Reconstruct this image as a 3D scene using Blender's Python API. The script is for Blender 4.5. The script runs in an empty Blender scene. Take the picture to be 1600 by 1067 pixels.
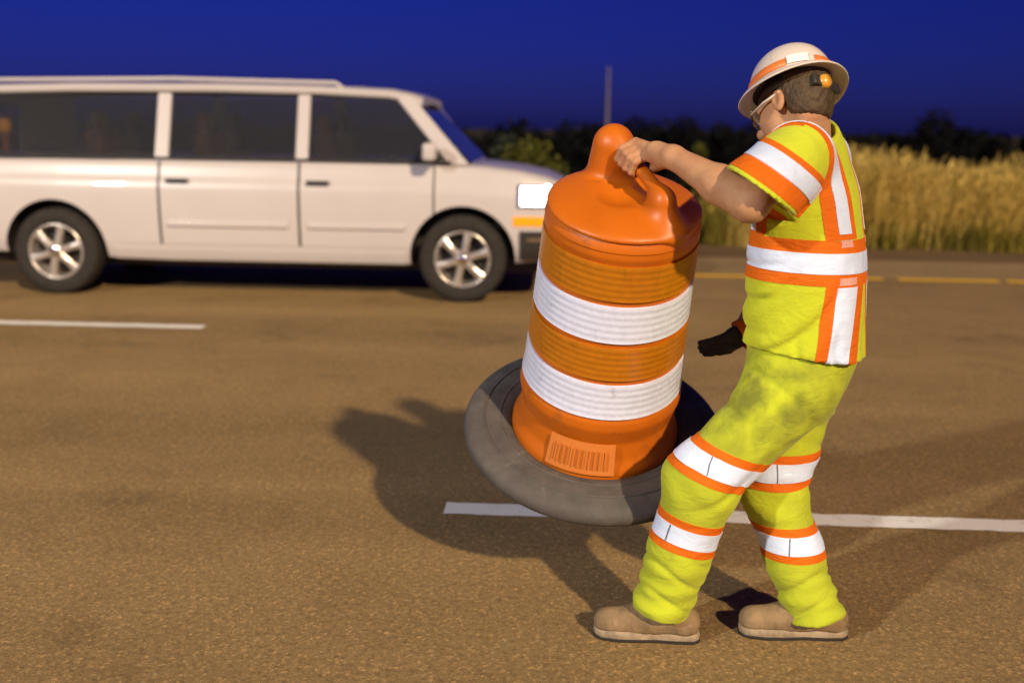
import bpy, bmesh, math, random
import numpy as np
from mathutils import Vector, Matrix

SC = bpy.context.scene
COL = SC.collection
rad = math.radians
RNG = np.random.default_rng(11)
random.seed(5)

# ------------------------------------------------------------------ camera
CAM_H, FOC = 1.52, 1640.0                       # metres, pixels of the 1600 px wide photograph
PITCH, YAW, ROLL = math.atan(333.5 / FOC), rad(2.75), 0.014
W_ = np.array([-math.sin(YAW) * math.cos(PITCH), math.cos(YAW) * math.cos(PITCH), -math.sin(PITCH)])
_r = np.array([math.cos(YAW), math.sin(YAW), 0.0]); _u = np.cross(_r, W_)
R_ = math.cos(ROLL) * _r + math.sin(ROLL) * _u
U_ = -math.sin(ROLL) * _r + math.cos(ROLL) * _u
C_ = np.array([0, 0, CAM_H])
cam_data = bpy.data.cameras.new('camera')
cam = bpy.data.objects.new('camera', cam_data); COL.objects.link(cam)
cam_data.sensor_width = 36.0
cam_data.lens = 36.0 * FOC / 1600.0
cam_data.clip_start, cam_data.clip_end = 0.05, 6000.0
cam.matrix_world = Matrix(((R_[0], U_[0], -W_[0], 0), (R_[1], U_[1], -W_[1], 0), (R_[2], U_[2], -W_[2], CAM_H), (0, 0, 0, 1)))
cam_data.dof.use_dof = True
cam_data.dof.focus_distance = 3.05
cam_data.dof.aperture_fstop = 1.5
SC.camera = cam

def at(px, py, Y):
    """the place at distance Y down the road side that shows at this pixel of the photograph"""
    d = (px - 800) / FOC * R_ - (py - 533.5) / FOC * U_ + W_
    return C_ + d * (Y / d[1])

# ------------------------------------------------------------------ light
SUN_TRAVEL = -.78 * R_ + 1.6 * np.array([-math.sin(YAW), math.cos(YAW), 0]) + np.array([0, 0, -1.0])
SUN_TRAVEL /= np.linalg.norm(SUN_TRAVEL)
sun_az = math.atan2(-SUN_TRAVEL[0], -SUN_TRAVEL[1])
sl = bpy.data.lights.new('work_light_sun', 'SUN')
sl.energy = 4.2; sl.angle = rad(1.8); sl.color = (1.0, 0.78, 0.50)
sun = bpy.data.objects.new('work_light_sun', sl); COL.objects.link(sun)
sun.rotation_euler = Vector(SUN_TRAVEL).to_track_quat('-Z', 'Y').to_euler()

# floodlight of the work site's light tower, off to the left behind the camera: its four lamps are mirrored in the
# vehicle's flank and it throws the second, fainter shadows towards the right
fl = bpy.data.lights.new('light_tower_lamp', 'SPOT')
fl.energy = 11000; fl.color = (1.0, .95, .86); fl.shadow_soft_size = .35; fl.spot_size = rad(95); fl.spot_blend = .6
flo = bpy.data.objects.new('light_tower_lamp', fl); COL.objects.link(flo)
flo.location = (-12.5, -9.0, 8.5)
flo.rotation_euler = (Vector((1, 6, 0)) - flo.location).to_track_quat('-Z', 'Y').to_euler()

world = bpy.data.worlds.new('World'); SC.world = world; world.use_nodes = True
wn, wl = world.node_tree.nodes, world.node_tree.links
wn.clear()
wo = wn.new('ShaderNodeOutputWorld'); wb = wn.new('ShaderNodeBackground'); sky = wn.new('ShaderNodeTexSky')
sky.sky_type = 'NISHITA'; sky.sun_disc = False
sky.sun_elevation = rad(15.0); sky.sun_rotation = sun_az
sky.altitude = 100; sky.air_density = 1.0; sky.dust_density = 1.0; sky.ozone_density = 10.0
wb.inputs['Strength'].default_value = 0.10
tint = wn.new('ShaderNodeMix'); tint.data_type = 'RGBA'; tint.blend_type = 'MULTIPLY'; tint.inputs[0].default_value = 1.0
tint.inputs[7].default_value = (.125, .072, .385, 1)          # deep blue dusk
wl.new(sky.outputs[0], tint.inputs[6]); wl.new(tint.outputs[2], wb.inputs['Color']); wl.new(wb.outputs[0], wo.inputs['Surface'])
SC.view_settings.view_transform = 'Standard'; SC.view_settings.look = 'None'
SC.view_settings.exposure = 0.0; SC.view_settings.gamma = 1.0; SC.view_settings.use_curve_mapping = False
SC.cycles.max_bounces = 8; SC.cycles.transparent_max_bounces = 12

# ------------------------------------------------------------------ materials
def mat(name, col, rough=0.6, spec=0.4, metal=0.0, noise=0.0, nscale=8.0, bump=0.0, bscale=200.0, emit=None, estr=0.0,
        coat=0.0, trans=0.0, sheen=0.0, col2=None, island=0.0, vor=False, ndet=4.0, translucent=0.0, bdist=0.002, wrinkle=0.0, smudge=None, scuff=None):
    m = bpy.data.materials.new(name); m.use_nodes = True
    n, l = m.node_tree.nodes, m.node_tree.links
    b = n['Principled BSDF']
    b.inputs['Base Color'].default_value = (*col, 1); b.inputs['Roughness'].default_value = rough
    b.inputs['Specular IOR Level'].default_value = spec; b.inputs['Metallic'].default_value = metal
    b.inputs['Coat Weight'].default_value = coat; b.inputs['Transmission Weight'].default_value = trans
    b.inputs['Sheen Weight'].default_value = sheen
    tc = n.new('ShaderNodeTexCoord')
    colsock = None
    if noise > 0 or col2:
        t = n.new('ShaderNodeTexNoise'); t.inputs['Scale'].default_value = nscale; t.inputs['Detail'].default_value = ndet
        t.inputs['Roughness'].default_value = 0.6
        l.new(tc.outputs['Object'], t.inputs['Vector'])
        mx = n.new('ShaderNodeMix'); mx.data_type = 'RGBA'
        rp = n.new('ShaderNodeMapRange'); rp.inputs['From Min'].default_value = 0.35; rp.inputs['From Max'].default_value = 0.68
        l.new(t.outputs['Fac'], rp.inputs['Value']); l.new(rp.outputs[0], mx.inputs['Factor'])
        c2 = col2 if col2 else tuple(c * (1 - noise) for c in col)
        mx.inputs[6].default_value = (*col, 1); mx.inputs[7].default_value = (*c2, 1)
        colsock = mx.outputs[2]
    if smudge:
        (sx, sy, sz), sr, sc = smudge
        vm = n.new('ShaderNodeVectorMath'); vm.operation = 'DISTANCE'; vm.inputs[1].default_value = (sx, sy, sz)
        l.new(tc.outputs['Object'], vm.inputs[0])
        tn = n.new('ShaderNodeTexNoise'); tn.inputs['Scale'].default_value = 13; tn.inputs['Detail'].default_value = 6; l.new(tc.outputs['Object'], tn.inputs['Vector'])
        r1 = n.new('ShaderNodeMapRange'); r1.inputs['From Min'].default_value = sr; r1.inputs['From Max'].default_value = sr * .25; l.new(vm.outputs['Value'], r1.inputs['Value'])
        r2 = n.new('ShaderNodeMapRange'); r2.inputs['From Min'].default_value = .36; r2.inputs['From Max'].default_value = .62; l.new(tn.outputs['Fac'], r2.inputs['Value'])
        mm_ = n.new('ShaderNodeMath'); mm_.operation = 'MULTIPLY'; l.new(r1.outputs[0], mm_.inputs[0]); l.new(r2.outputs[0], mm_.inputs[1])
        m3 = n.new('ShaderNodeMath'); m3.operation = 'MULTIPLY'; m3.inputs[1].default_value = .75; l.new(mm_.outputs[0], m3.inputs[0])
        ms_ = n.new('ShaderNodeMix'); ms_.data_type = 'RGBA'; ms_.inputs[7].default_value = (*sc, 1); l.new(m3.outputs[0], ms_.inputs[0])
        if colsock: l.new(colsock, ms_.inputs[6])
        else: ms_.inputs[6].default_value = (*col, 1)
        colsock = ms_.outputs[2]
    if scuff:
        ts_ = n.new('ShaderNodeTexNoise'); ts_.inputs['Scale'].default_value = scuff[0]; ts_.inputs['Detail'].default_value = 9; ts_.inputs['Roughness'].default_value = .68; ts_.inputs['Distortion'].default_value = .8
        mp_ = n.new('ShaderNodeMapping'); mp_.inputs['Scale'].default_value = (1, 1, .35); mp_.inputs['Rotation'].default_value = (.5, .3, .2)
        l.new(tc.outputs['Object'], mp_.inputs['Vector']); l.new(mp_.outputs[0], ts_.inputs['Vector'])
        r3 = n.new('ShaderNodeMapRange'); r3.inputs['From Min'].default_value = .58; r3.inputs['From Max'].default_value = .72; r3.inputs['To Max'].default_value = scuff[1]; l.new(ts_.outputs['Fac'], r3.inputs['Value'])
        mk = n.new('ShaderNodeMix'); mk.data_type = 'RGBA'; mk.inputs[7].default_value = (*scuff[2], 1); l.new(r3.outputs[0], mk.inputs[0])
        if colsock: l.new(colsock, mk.inputs[6])
        else: mk.inputs[6].default_value = (*col, 1)
        colsock = mk.outputs[2]
    if island > 0:
        g = n.new('ShaderNodeNewGeometry'); hs = n.new('ShaderNodeHueSaturation')
        rp2 = n.new('ShaderNodeMapRange'); rp2.inputs['To Min'].default_value = 1 - island; rp2.inputs['To Max'].default_value = 1 + island
        l.new(g.outputs['Random Per Island'], rp2.inputs['Value']); l.new(rp2.outputs[0], hs.inputs['Value'])
        if colsock: l.new(colsock, hs.inputs['Color'])
        else: hs.inputs['Color'].default_value = (*col, 1)
        colsock = hs.outputs[0]
    if colsock: l.new(colsock, b.inputs['Base Color'])
    if bump > 0:
        if vor:
            t2 = n.new('ShaderNodeTexVoronoi'); t2.inputs['Scale'].default_value = bscale; o2 = t2.outputs['Distance']
        else:
            t2 = n.new('ShaderNodeTexNoise'); t2.inputs['Scale'].default_value = bscale; t2.inputs['Detail'].default_value = 3; o2 = t2.outputs['Fac']
        l.new(tc.outputs['Object'], t2.inputs['Vector'])
        bp = n.new('ShaderNodeBump'); bp.inputs['Strength'].default_value = bump; bp.inputs['Distance'].default_value = bdist
        l.new(o2, bp.inputs['Height']); l.new(bp.outputs[0], b.inputs['Normal'])
    if wrinkle > 0:
        tw = n.new('ShaderNodeTexNoise'); tw.inputs['Scale'].default_value = 11; tw.inputs['Detail'].default_value = 3; tw.inputs['Distortion'].default_value = 1.6
        mw = n.new('ShaderNodeMapping'); mw.inputs['Rotation'].default_value = (.4, .6, .3); mw.inputs['Scale'].default_value = (1, 1, 2.2)
        l.new(tc.outputs['Object'], mw.inputs['Vector']); l.new(mw.outputs[0], tw.inputs['Vector'])
        b2 = n.new('ShaderNodeBump'); b2.inputs['Strength'].default_value = wrinkle; b2.inputs['Distance'].default_value = .016
        l.new(tw.outputs['Fac'], b2.inputs['Height'])
        if bump > 0: l.new(b2.outputs[0], bp.inputs['Normal'])
        else: l.new(b2.outputs[0], b.inputs['Normal'])
    if emit:
        b.inputs['Emission Color'].default_value = (*emit, 1); b.inputs['Emission Strength'].default_value = estr
    if translucent > 0:
        tr = n.new('ShaderNodeBsdfTranslucent'); ms = n.new('ShaderNodeMixShader'); ms.inputs[0].default_value = translucent
        if colsock: l.new(colsock, tr.inputs['Color'])
        else: tr.inputs['Color'].default_value = (*col, 1)
        l.new(b.outputs[0], ms.inputs[1]); l.new(tr.outputs[0], ms.inputs[2])
        l.new(ms.outputs[0], n['Material Output'].inputs['Surface'])
    return m

def asphalt(name, c_dark, c_light, wear=0.25):
    m = bpy.data.materials.new(name); m.use_nodes = True
    n, l = m.node_tree.nodes, m.node_tree.links
    b = n['Principled BSDF']; b.inputs['Roughness'].default_value = 0.88; b.inputs['Specular IOR Level'].default_value = 0.25
    tc = n.new('ShaderNodeTexCoord')
    def noise(scale, det, vec=None, rough=0.6):
        t = n.new('ShaderNodeTexNoise'); t.inputs['Scale'].default_value = scale; t.inputs['Detail'].default_value = det
        t.inputs['Roughness'].default_value = rough
        l.new(vec if vec else tc.outputs['Object'], t.inputs['Vector']); return t.outputs['Fac']
    def mix(a, bb, f, mode='MIX'):
        x = n.new('ShaderNodeMix'); x.data_type = 'RGBA'; x.blend_type = mode
        for s, v in ((6, a), (7, bb)):
            if isinstance(v, tuple): x.inputs[s].default_value = (*v, 1)
            else: l.new(v, x.inputs[s])
        if isinstance(f, float): x.inputs[0].default_value = f
        else: l.new(f, x.inputs[0])
        return x.outputs[2]
    def rng(v, a, c, lo=0.0, hi=1.0):
        r = n.new('ShaderNodeMapRange'); r.inputs['From Min'].default_value = a; r.inputs['From Max'].default_value = c
        r.inputs['To Min'].default_value = lo; r.inputs['To Max'].default_value = hi; l.new(v, r.inputs['Value']); return r.outputs[0]
    mp = n.new('ShaderNodeMapping'); mp.inputs['Scale'].default_value = (0.12, 1.1, 1); l.new(tc.outputs['Object'], mp.inputs['Vector'])
    lanes = rng(noise(1.0, 3, mp.outputs[0]), 0.32, 0.7)
    patch = rng(noise(1.7, 6), 0.3, 0.7)
    base = mix(c_dark, c_light, lanes)
    base = mix(base, mix(base, (0.45, 0.42, 0.38), 1.0, 'MULTIPLY'), rng(patch, 0.45, 1.0, 0.0, wear))
    vo = n.new('ShaderNodeTexVoronoi'); vo.inputs['Scale'].default_value = 105; l.new(tc.outputs['Object'], vo.inputs['Vector'])
    stone = rng(vo.outputs['Color'], 0.25, 0.9)
    grain = noise(230, 2)
    base = mix(base, mix(base, (0.42, 0.40, 0.36), 1.0, 'MULTIPLY'), rng(grain, 0.5, 0.72, 0.0, 0.75))
    base = mix(base, mix(base, (1.9, 1.8, 1.7), 1.0, 'MULTIPLY'), rng(vo.outputs['Color'], 0.66, 0.95, 0.0, 0.9))
    mid = noise(46, 5, None, .75)
    base = mix(base, mix(base, (.40, .37, .33), 1.0, 'MULTIPLY'), rng(mid, .50, .70, 0.0, .8))
    base = mix(base, mix(base, (1.5, 1.45, 1.4), 1.0, 'MULTIPLY'), rng(mid, .46, .30, 0.0, .7))
    oil = noise(.9, 7, None, .7)
    base = mix(base, mix(base, (.42, .42, .45), 1.0, 'MULTIPLY'), rng(oil, .57, .72, 0.0, .65))
    vb = n.new('ShaderNodeTexVoronoi'); vb.inputs['Scale'].default_value = 19; l.new(tc.outputs['Object'], vb.inputs['Vector'])
    base = mix(base, (0.42, 0.33, 0.2), rng(vb.outputs['Distance'], 0.05, 0.16, 0.5, 0.0))
    l.new(base, b.inputs['Base Color'])
    bp = n.new('ShaderNodeBump'); bp.inputs['Strength'].default_value = 0.55; bp.inputs['Distance'].default_value = 0.002
    l.new(vo.outputs['Distance'], bp.inputs['Height']); l.new(bp.outputs[0], b.inputs['Normal'])
    return m

def paint(name, col, worn, thr=0.68):
    m = bpy.data.materials.new(name); m.use_nodes = True
    n, l = m.node_tree.nodes, m.node_tree.links
    b = n['Principled BSDF']; b.inputs['Roughness'].default_value = 0.6
    tc = n.new('ShaderNodeTexCoord')
    t = n.new('ShaderNodeTexNoise'); t.inputs['Scale'].default_value = 9; t.inputs['Detail'].default_value = 8; t.inputs['Roughness'].default_value = .75
    l.new(tc.outputs['Object'], t.inputs['Vector'])
    r = n.new('ShaderNodeMapRange'); r.inputs['From Min'].default_value = thr - .12; r.inputs['From Max'].default_value = thr + .08
    l.new(t.outputs['Fac'], r.inputs['Value'])
    mx = n.new('ShaderNodeMix'); mx.data_type = 'RGBA'; mx.inputs[6].default_value = (*col, 1); mx.inputs[7].default_value = (*worn, 1)
    l.new(r.outputs[0], mx.inputs[0]); l.new(mx.outputs[2], b.inputs['Base Color'])
    vo = n.new('ShaderNodeTexVoronoi'); vo.inputs['Scale'].default_value = 120; l.new(tc.outputs['Object'], vo.inputs['Vector'])
    bp = n.new('ShaderNodeBump'); bp.inputs['Strength'].default_value = .5; bp.inputs['Distance'].default_value = .003
    l.new(vo.outputs['Distance'], bp.inputs['Height']); l.new(bp.outputs[0], b.inputs['Normal'])
    return m

M = {}
M['road'] = asphalt('asphalt', (.226, .147, .060), (.305, .198, .082))
M['shoulder'] = asphalt('shoulder_asphalt', (.235, .165, .078), (.30, .21, .10))
M['dirt'] = asphalt('gravel_edge', (.12, .075, .034), (.16, .1, .05))
M['white_paint'] = paint('white_road_paint', (.82, .78, .72), (.35, .26, .15))
M['yellow_paint'] = paint('yellow_road_paint', (.88, .50, .02), (.4, .26, .06))
M['ground'] = mat('dry_ground', (.05, .04, .018), .95, .1, col2=(.025, .026, .012), nscale=1.5, bump=.6, bscale=20, bdist=.03)
M['orange'] = mat('orange_plastic', (.55, .128, .004), .42, .4, noise=.12, nscale=6, bump=.08, bscale=30, scuff=(11, .6, (.13, .05, .015)))
M['amber'] = mat('amber_sheeting', (.47, .155, .004), .3, .6, noise=.15, nscale=40, bump=.22, bscale=190, vor=True, bdist=.001, scuff=(16, .5, (.16, .06, .01)))
M['white_sheet'] = mat('white_sheeting', (.70, .75, .95), .22, .8, noise=.12, nscale=60, bump=.22, bscale=190, vor=True, bdist=.001, scuff=(16, .5, (.25, .22, .22)))
M['rubber'] = mat('grey_rubber', (.105, .092, .082), .75, .3, noise=.3, nscale=14, bump=.4, bscale=60, scuff=(12, .5, (.22, .19, .16)))
M['label'] = mat('faded_label', (.62, .19, .035), .5, .4, noise=.1, nscale=80)
M['label_ink'] = mat('label_ink', (.55, .15, .02), .5, .3)
M['shirt'] = mat('lime_mesh_shirt', (.54, .60, .03), .95, .05, noise=.12, nscale=9, bump=.6, bscale=240, vor=True, sheen=.1, bdist=.001, wrinkle=0.28, scuff=(8, .25, (.30, .30, .03)))
M['trousers'] = mat('lime_mesh_trousers', (.50, .57, .03), .95, .05, col2=(.36, .40, .03), nscale=3.2, bump=.6, bscale=240, vor=True, sheen=.1, bdist=.001, wrinkle=0.3, smudge=((float(at(1200, 622, 2.9)[0] - at(1258, 575, 3.06)[0] + .1), -.12, float(at(1200, 622, 2.9)[2])), .26, (.12, .125, .03)), scuff=(9, .4, (.22, .23, .04)))
M['trim'] = mat('orange_trim', (.70, .14, .005), .75, .2, noise=.1, nscale=20, bump=.4, bscale=420, vor=True, bdist=.001, wrinkle=0.4)
M['stripe'] = mat('silver_stripe', (.68, .79, 1.0), .35, .6, noise=.08, nscale=25, bump=.12, bscale=500, vor=True, bdist=.0006, wrinkle=0.22)
M['skin'] = mat('skin', (.50, .275, .14), .62, .28, col2=(.40, .19, .10), nscale=17, ndet=7, bump=.4, bscale=150, bdist=.0015)
M['hair'] = mat('brown_hair', (.085, .052, .024), .6, .35, noise=.5, nscale=60, bump=.9, bscale=170, bdist=.004)
M['hat'] = mat('white_hard_hat', (.66, .57, .49), .28, .5, noise=.05, nscale=15, scuff=(20, .35, (.30, .22, .15)))
M['hat_tape'] = mat('orange_hat_tape', (.80, .21, .04), .4, .4, noise=.15, nscale=40)
M['dark_plastic'] = mat('dark_plastic', (.03, .026, .022), .4, .5)
M['knob'] = mat('amber_knob', (.62, .30, .03), .3, .6)
M['lens'] = mat('clear_lens', (.9, .92, .95), .02, .5, trans=1.0)
M['boot'] = mat('tan_suede', (.29, .195, .105), .85, .2, noise=.45, nscale=18, bump=.4, bscale=120, scuff=(22, .7, (.10, .075, .05)))
M['sole'] = mat('boot_sole', (.38, .29, .19), .8, .2, noise=.4, nscale=30, bump=.3, bscale=80)
M['lace'] = mat('boot_lace', (.45, .33, .18), .8, .2, noise=.2, nscale=90)
M['glove'] = mat('dark_glove', (.035, .026, .04), .7, .3, noise=.4, nscale=40, bump=.3, bscale=200)
M['car_paint'] = mat('cream_white_car_paint', (.50, .455, .44), .32, .5, coat=.6, noise=.04, nscale=2)
M['car_glass'] = mat('tinted_glass', (.42, .43, .42), .03, .5, trans=.96)
M['black_trim'] = mat('black_trim', (.03, .025, .022), .5, .4, noise=.3, nscale=20)
M['tyre'] = mat('tyre', (.035, .030, .026), .85, .2, noise=.4, nscale=25, bump=.4, bscale=60)
M['alloy'] = mat('alloy', (.66, .60, .54), .28, .5, metal=.75, noise=.1, nscale=20)
M['chrome'] = mat('chrome', (.75, .72, .68), .12, .5, metal=1.0)
M['head_lamp'] = mat('lit_headlight', (.9, .9, .9), .2, .5, emit=(1, .98, .94), estr=6.0)
M['amber_lamp'] = mat('lit_amber_lamp', (.30, .07, .003), .2, .5, emit=(1, .36, .008), estr=1.0)
M['mesh_patch'] = mat('mesh_patch', (.78, .40, .33), .8, .1, noise=.3, nscale=220)
M['seam'] = mat('seam_thread', (.16, .17, .2), .8, .1)
M['seat'] = mat('car_seat', (.16, .10, .06), .8, .2, noise=.3, nscale=10)
M['bark'] = mat('bark', (.045, .03, .02), .9, .1, noise=.4, nscale=6, bump=.6, bscale=12, bdist=.03)
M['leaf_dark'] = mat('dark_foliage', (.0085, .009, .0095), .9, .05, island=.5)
M['leaf_green'] = mat('green_foliage', (.085, .088, .012), .7, .2, island=.45, translucent=.25)
M['leaf_blue'] = mat('grey_green_foliage', (.035, .045, .03), .7, .2, island=.4, translucent=.2)
M['grass_dry'] = mat('dry_grass', (.72, .55, .17), .8, .15, island=.42, translucent=.4, col2=(.50, .36, .08), nscale=.9, ndet=5)
M['grass_green'] = mat('olive_grass', (.25, .20, .03), .8, .15, island=.4, translucent=.3, col2=(.14, .12, .02), nscale=1.5)
M['pole'] = mat('pale_pole', (.17, .145, .15), .6, .3, noise=.2, nscale=5)

# ------------------------------------------------------------------ object helpers
def link(name, me, m=None, parent=None, smooth=True, sharp=None):
    o = bpy.data.objects.new(name, me); COL.objects.link(o)
    if m is not None: me.materials.append(m)
    if smooth and len(me.polygons):
        me.polygons.foreach_set('use_smooth', np.ones(len(me.polygons), dtype=bool))
        if sharp is not None: me.set_sharp_from_angle(angle=rad(sharp))
    if parent is not None: o.parent = parent
    return o

def pyd(name, v, f, m=None, parent=None, smooth=True, sharp=None):
    me = bpy.data.meshes.new(name)
    me.from_pydata([tuple(map(float, x)) for x in v], [], [tuple(map(int, x)) for x in f]); me.update()
    return link(name, me, m, parent, smooth, sharp)

def quads(name, v, nq, m=None, parent=None, smooth=False, k=4):
    """fast mesh: v holds the corners of nq separate k-gons in order"""
    me = bpy.data.meshes.new(name)
    me.vertices.add(len(v)); me.vertices.foreach_set('co', np.ascontiguousarray(v, dtype=np.float32).ravel())
    me.loops.add(nq * k); me.loops.foreach_set('vertex_index', np.arange(nq * k, dtype=np.int32))
    me.polygons.add(nq); me.polygons.foreach_set('loop_start', np.arange(0, nq * k, k, dtype=np.int32))
    me.update(calc_edges=True); me.validate()
    return link(name, me, m, parent, smooth)

def bmo(name, bm, m=None, parent=None, smooth=True, sharp=None):
    bmesh.ops.recalc_face_normals(bm, faces=bm.faces)
    me = bpy.data.meshes.new(name); bm.to_mesh(me); bm.free()
    return link(name, me, m, parent, smooth, sharp)

def empty(name, loc, label=None, cat=None, group=None, rotz=0):
    o = bpy.data.objects.new(name, None); COL.objects.link(o); o.location = loc; o.rotation_euler = (0, 0, rotz)
    o.empty_display_size = .2
    return tag(o, label, cat, group)

def tag(o, label=None, cat=None, group=None, kind=None):
    for k, v in (('label', label), ('category', cat), ('group', group), ('kind', kind)):
        if v: o[k] = v
    return o

def part(name, v, f, m, parent, **kw):
    """a part given in WORLD coordinates under an unrotated empty"""
    p = np.asarray(v, float) - np.asarray(base_of(parent), float)
    return pyd(name, p, f, m, parent, **kw)

def base_of(o):
    t = Vector((0, 0, 0))
    while o is not None:
        t += o.location; o = o.parent
    return t

def lathe(prof, seg=48, close=False):
    """prof: (r, z) pairs; returns verts, faces"""
    v, f = [], []
    n = len(prof)
    for i in range(seg):
        a = 2 * math.pi * i / seg
        for r, z in prof: v.append((r * math.cos(a), r * math.sin(a), z))
    for i in range(seg):
        j = (i + 1) % seg
        for k in range(n if close else n - 1):
            k2 = (k + 1) % n
            f.append((i * n + k, j * n + k, j * n + k2, i * n + k2))
    return np.array(v), f

def loft(rings, cap=True):
    """rings: list of equally long closed loops"""
    n = len(rings[0]); v = [p for r in rings for p in r]; f = []
    for i in range(len(rings) - 1):
        for k in range(n):
            k2 = (k + 1) % n
            f.append((i * n + k, i * n + k2, (i + 1) * n + k2, (i + 1) * n + k))
    if cap:
        f.append(tuple(range(n))[::-1]); f.append(tuple((len(rings) - 1) * n + k for k in range(n)))
    return v, f

def box_bm(bm, c, s, rot=None, bev=0.0):
    r = bmesh.ops.create_cube(bm, size=1.0)
    mx = Matrix.Translation(Vector(c)) @ (rot.to_4x4() if rot else Matrix.Identity(4)) @ Matrix.Diagonal((*s, 1))
    bmesh.ops.transform(bm, matrix=mx, verts=r['verts'])
    if bev > 0:
        es = list({e for vv in r['verts'] for e in vv.link_edges})
        bmesh.ops.bevel(bm, geom=es, offset=bev, segments=3, affect='EDGES', profile=.6)
    return bm

def tube(pts, r, seg=8):
    """round bar through points; r one radius or a list"""
    pts = [Vector(p) for p in pts]; rings = []
    rr = r if isinstance(r, (list, tuple)) else [r] * len(pts)
    for i, p in enumerate(pts):
        d = (pts[min(i + 1, len(pts) - 1)] - pts[max(i - 1, 0)]).normalized()
        a = d.orthogonal().normalized() if i == 0 else (a - d * a.dot(d)).normalized()
        b = d.cross(a)
        rings.append([tuple(p + (a * math.cos(2 * math.pi * k / seg) + b * math.sin(2 * math.pi * k / seg)) * rr[i]) for k in range(seg)])
    return loft(rings)

# ------------------------------------------------------------------ implicit surfaces (surface nets)
def smin(a, b, k):
    h = np.clip(.5 + .5 * (b - a) / k, 0, 1)
    return b * (1 - h) + a * h - k * h * (1 - h)
def smax(a, b, k): return -smin(-a, -b, k)
def cone(p, a, b, r1, r2, sq=None):
    """tapered capsule; sq=(axis, factor) squeezes it along that axis"""
    a = np.asarray(a, float); b = np.asarray(b, float)
    pa = p - a; ba = b - a
    t = np.clip(pa @ ba / (ba @ ba), 0, 1)
    q = pa - t[:, None] * ba
    if sq is not None:
        ax = np.asarray(sq[0]); q = q + (q @ ax)[:, None] * ax * (1 / sq[1] - 1)
    return np.sqrt((q * q).sum(1)) - (r1 + (r2 - r1) * t)
def ell(p, c, A, r):
    q = (p - np.asarray(c)) @ np.asarray(A).T; r = np.asarray(r, float)
    k0 = np.sqrt(((q / r) ** 2).sum(1)); k1 = np.sqrt(((q / (r * r)) ** 2).sum(1)) + 1e-9
    return k0 * (k0 - 1) / k1
def plane(p, c, n):
    n = np.asarray(n, float); n = n / np.linalg.norm(n)
    return (p - np.asarray(c)) @ n
def rings_sdf(p, z, cx, cy, a, b, f, l, ex=2.0):
    zz = p[:, 2]
    X = p[:, 0] - np.interp(zz, z, cx); Y = p[:, 1] - np.interp(zz, z, cy)
    A = np.interp(zz, z, a); B = np.interp(zz, z, b)
    u = np.abs(X * l[0] + Y * l[1]) / A; v = np.abs(X * f[0] + Y * f[1]) / B
    d = ((u ** ex + v ** ex) ** (1 / ex) - 1) * np.minimum(A, B)
    return d
def smooth_tab(z, *cols, n=60):
    """cubic resample of a table so that ring profiles have no kinks"""
    z = np.array(z, float); zi = np.linspace(z[0], z[-1], n); out = []
    for c in cols:
        c = np.array(c, float); m = np.gradient(c, z)
        i = np.clip(np.searchsorted(z, zi) - 1, 0, len(z) - 2)
        h = z[i + 1] - z[i]; t = (zi - z[i]) / h
        out.append((2 * t**3 - 3 * t**2 + 1) * c[i] + (t**3 - 2 * t**2 + t) * h * m[i] + (-2 * t**3 + 3 * t**2) * c[i + 1] + (t**3 - t**2) * h * m[i + 1])
    return (zi, *out)

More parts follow.
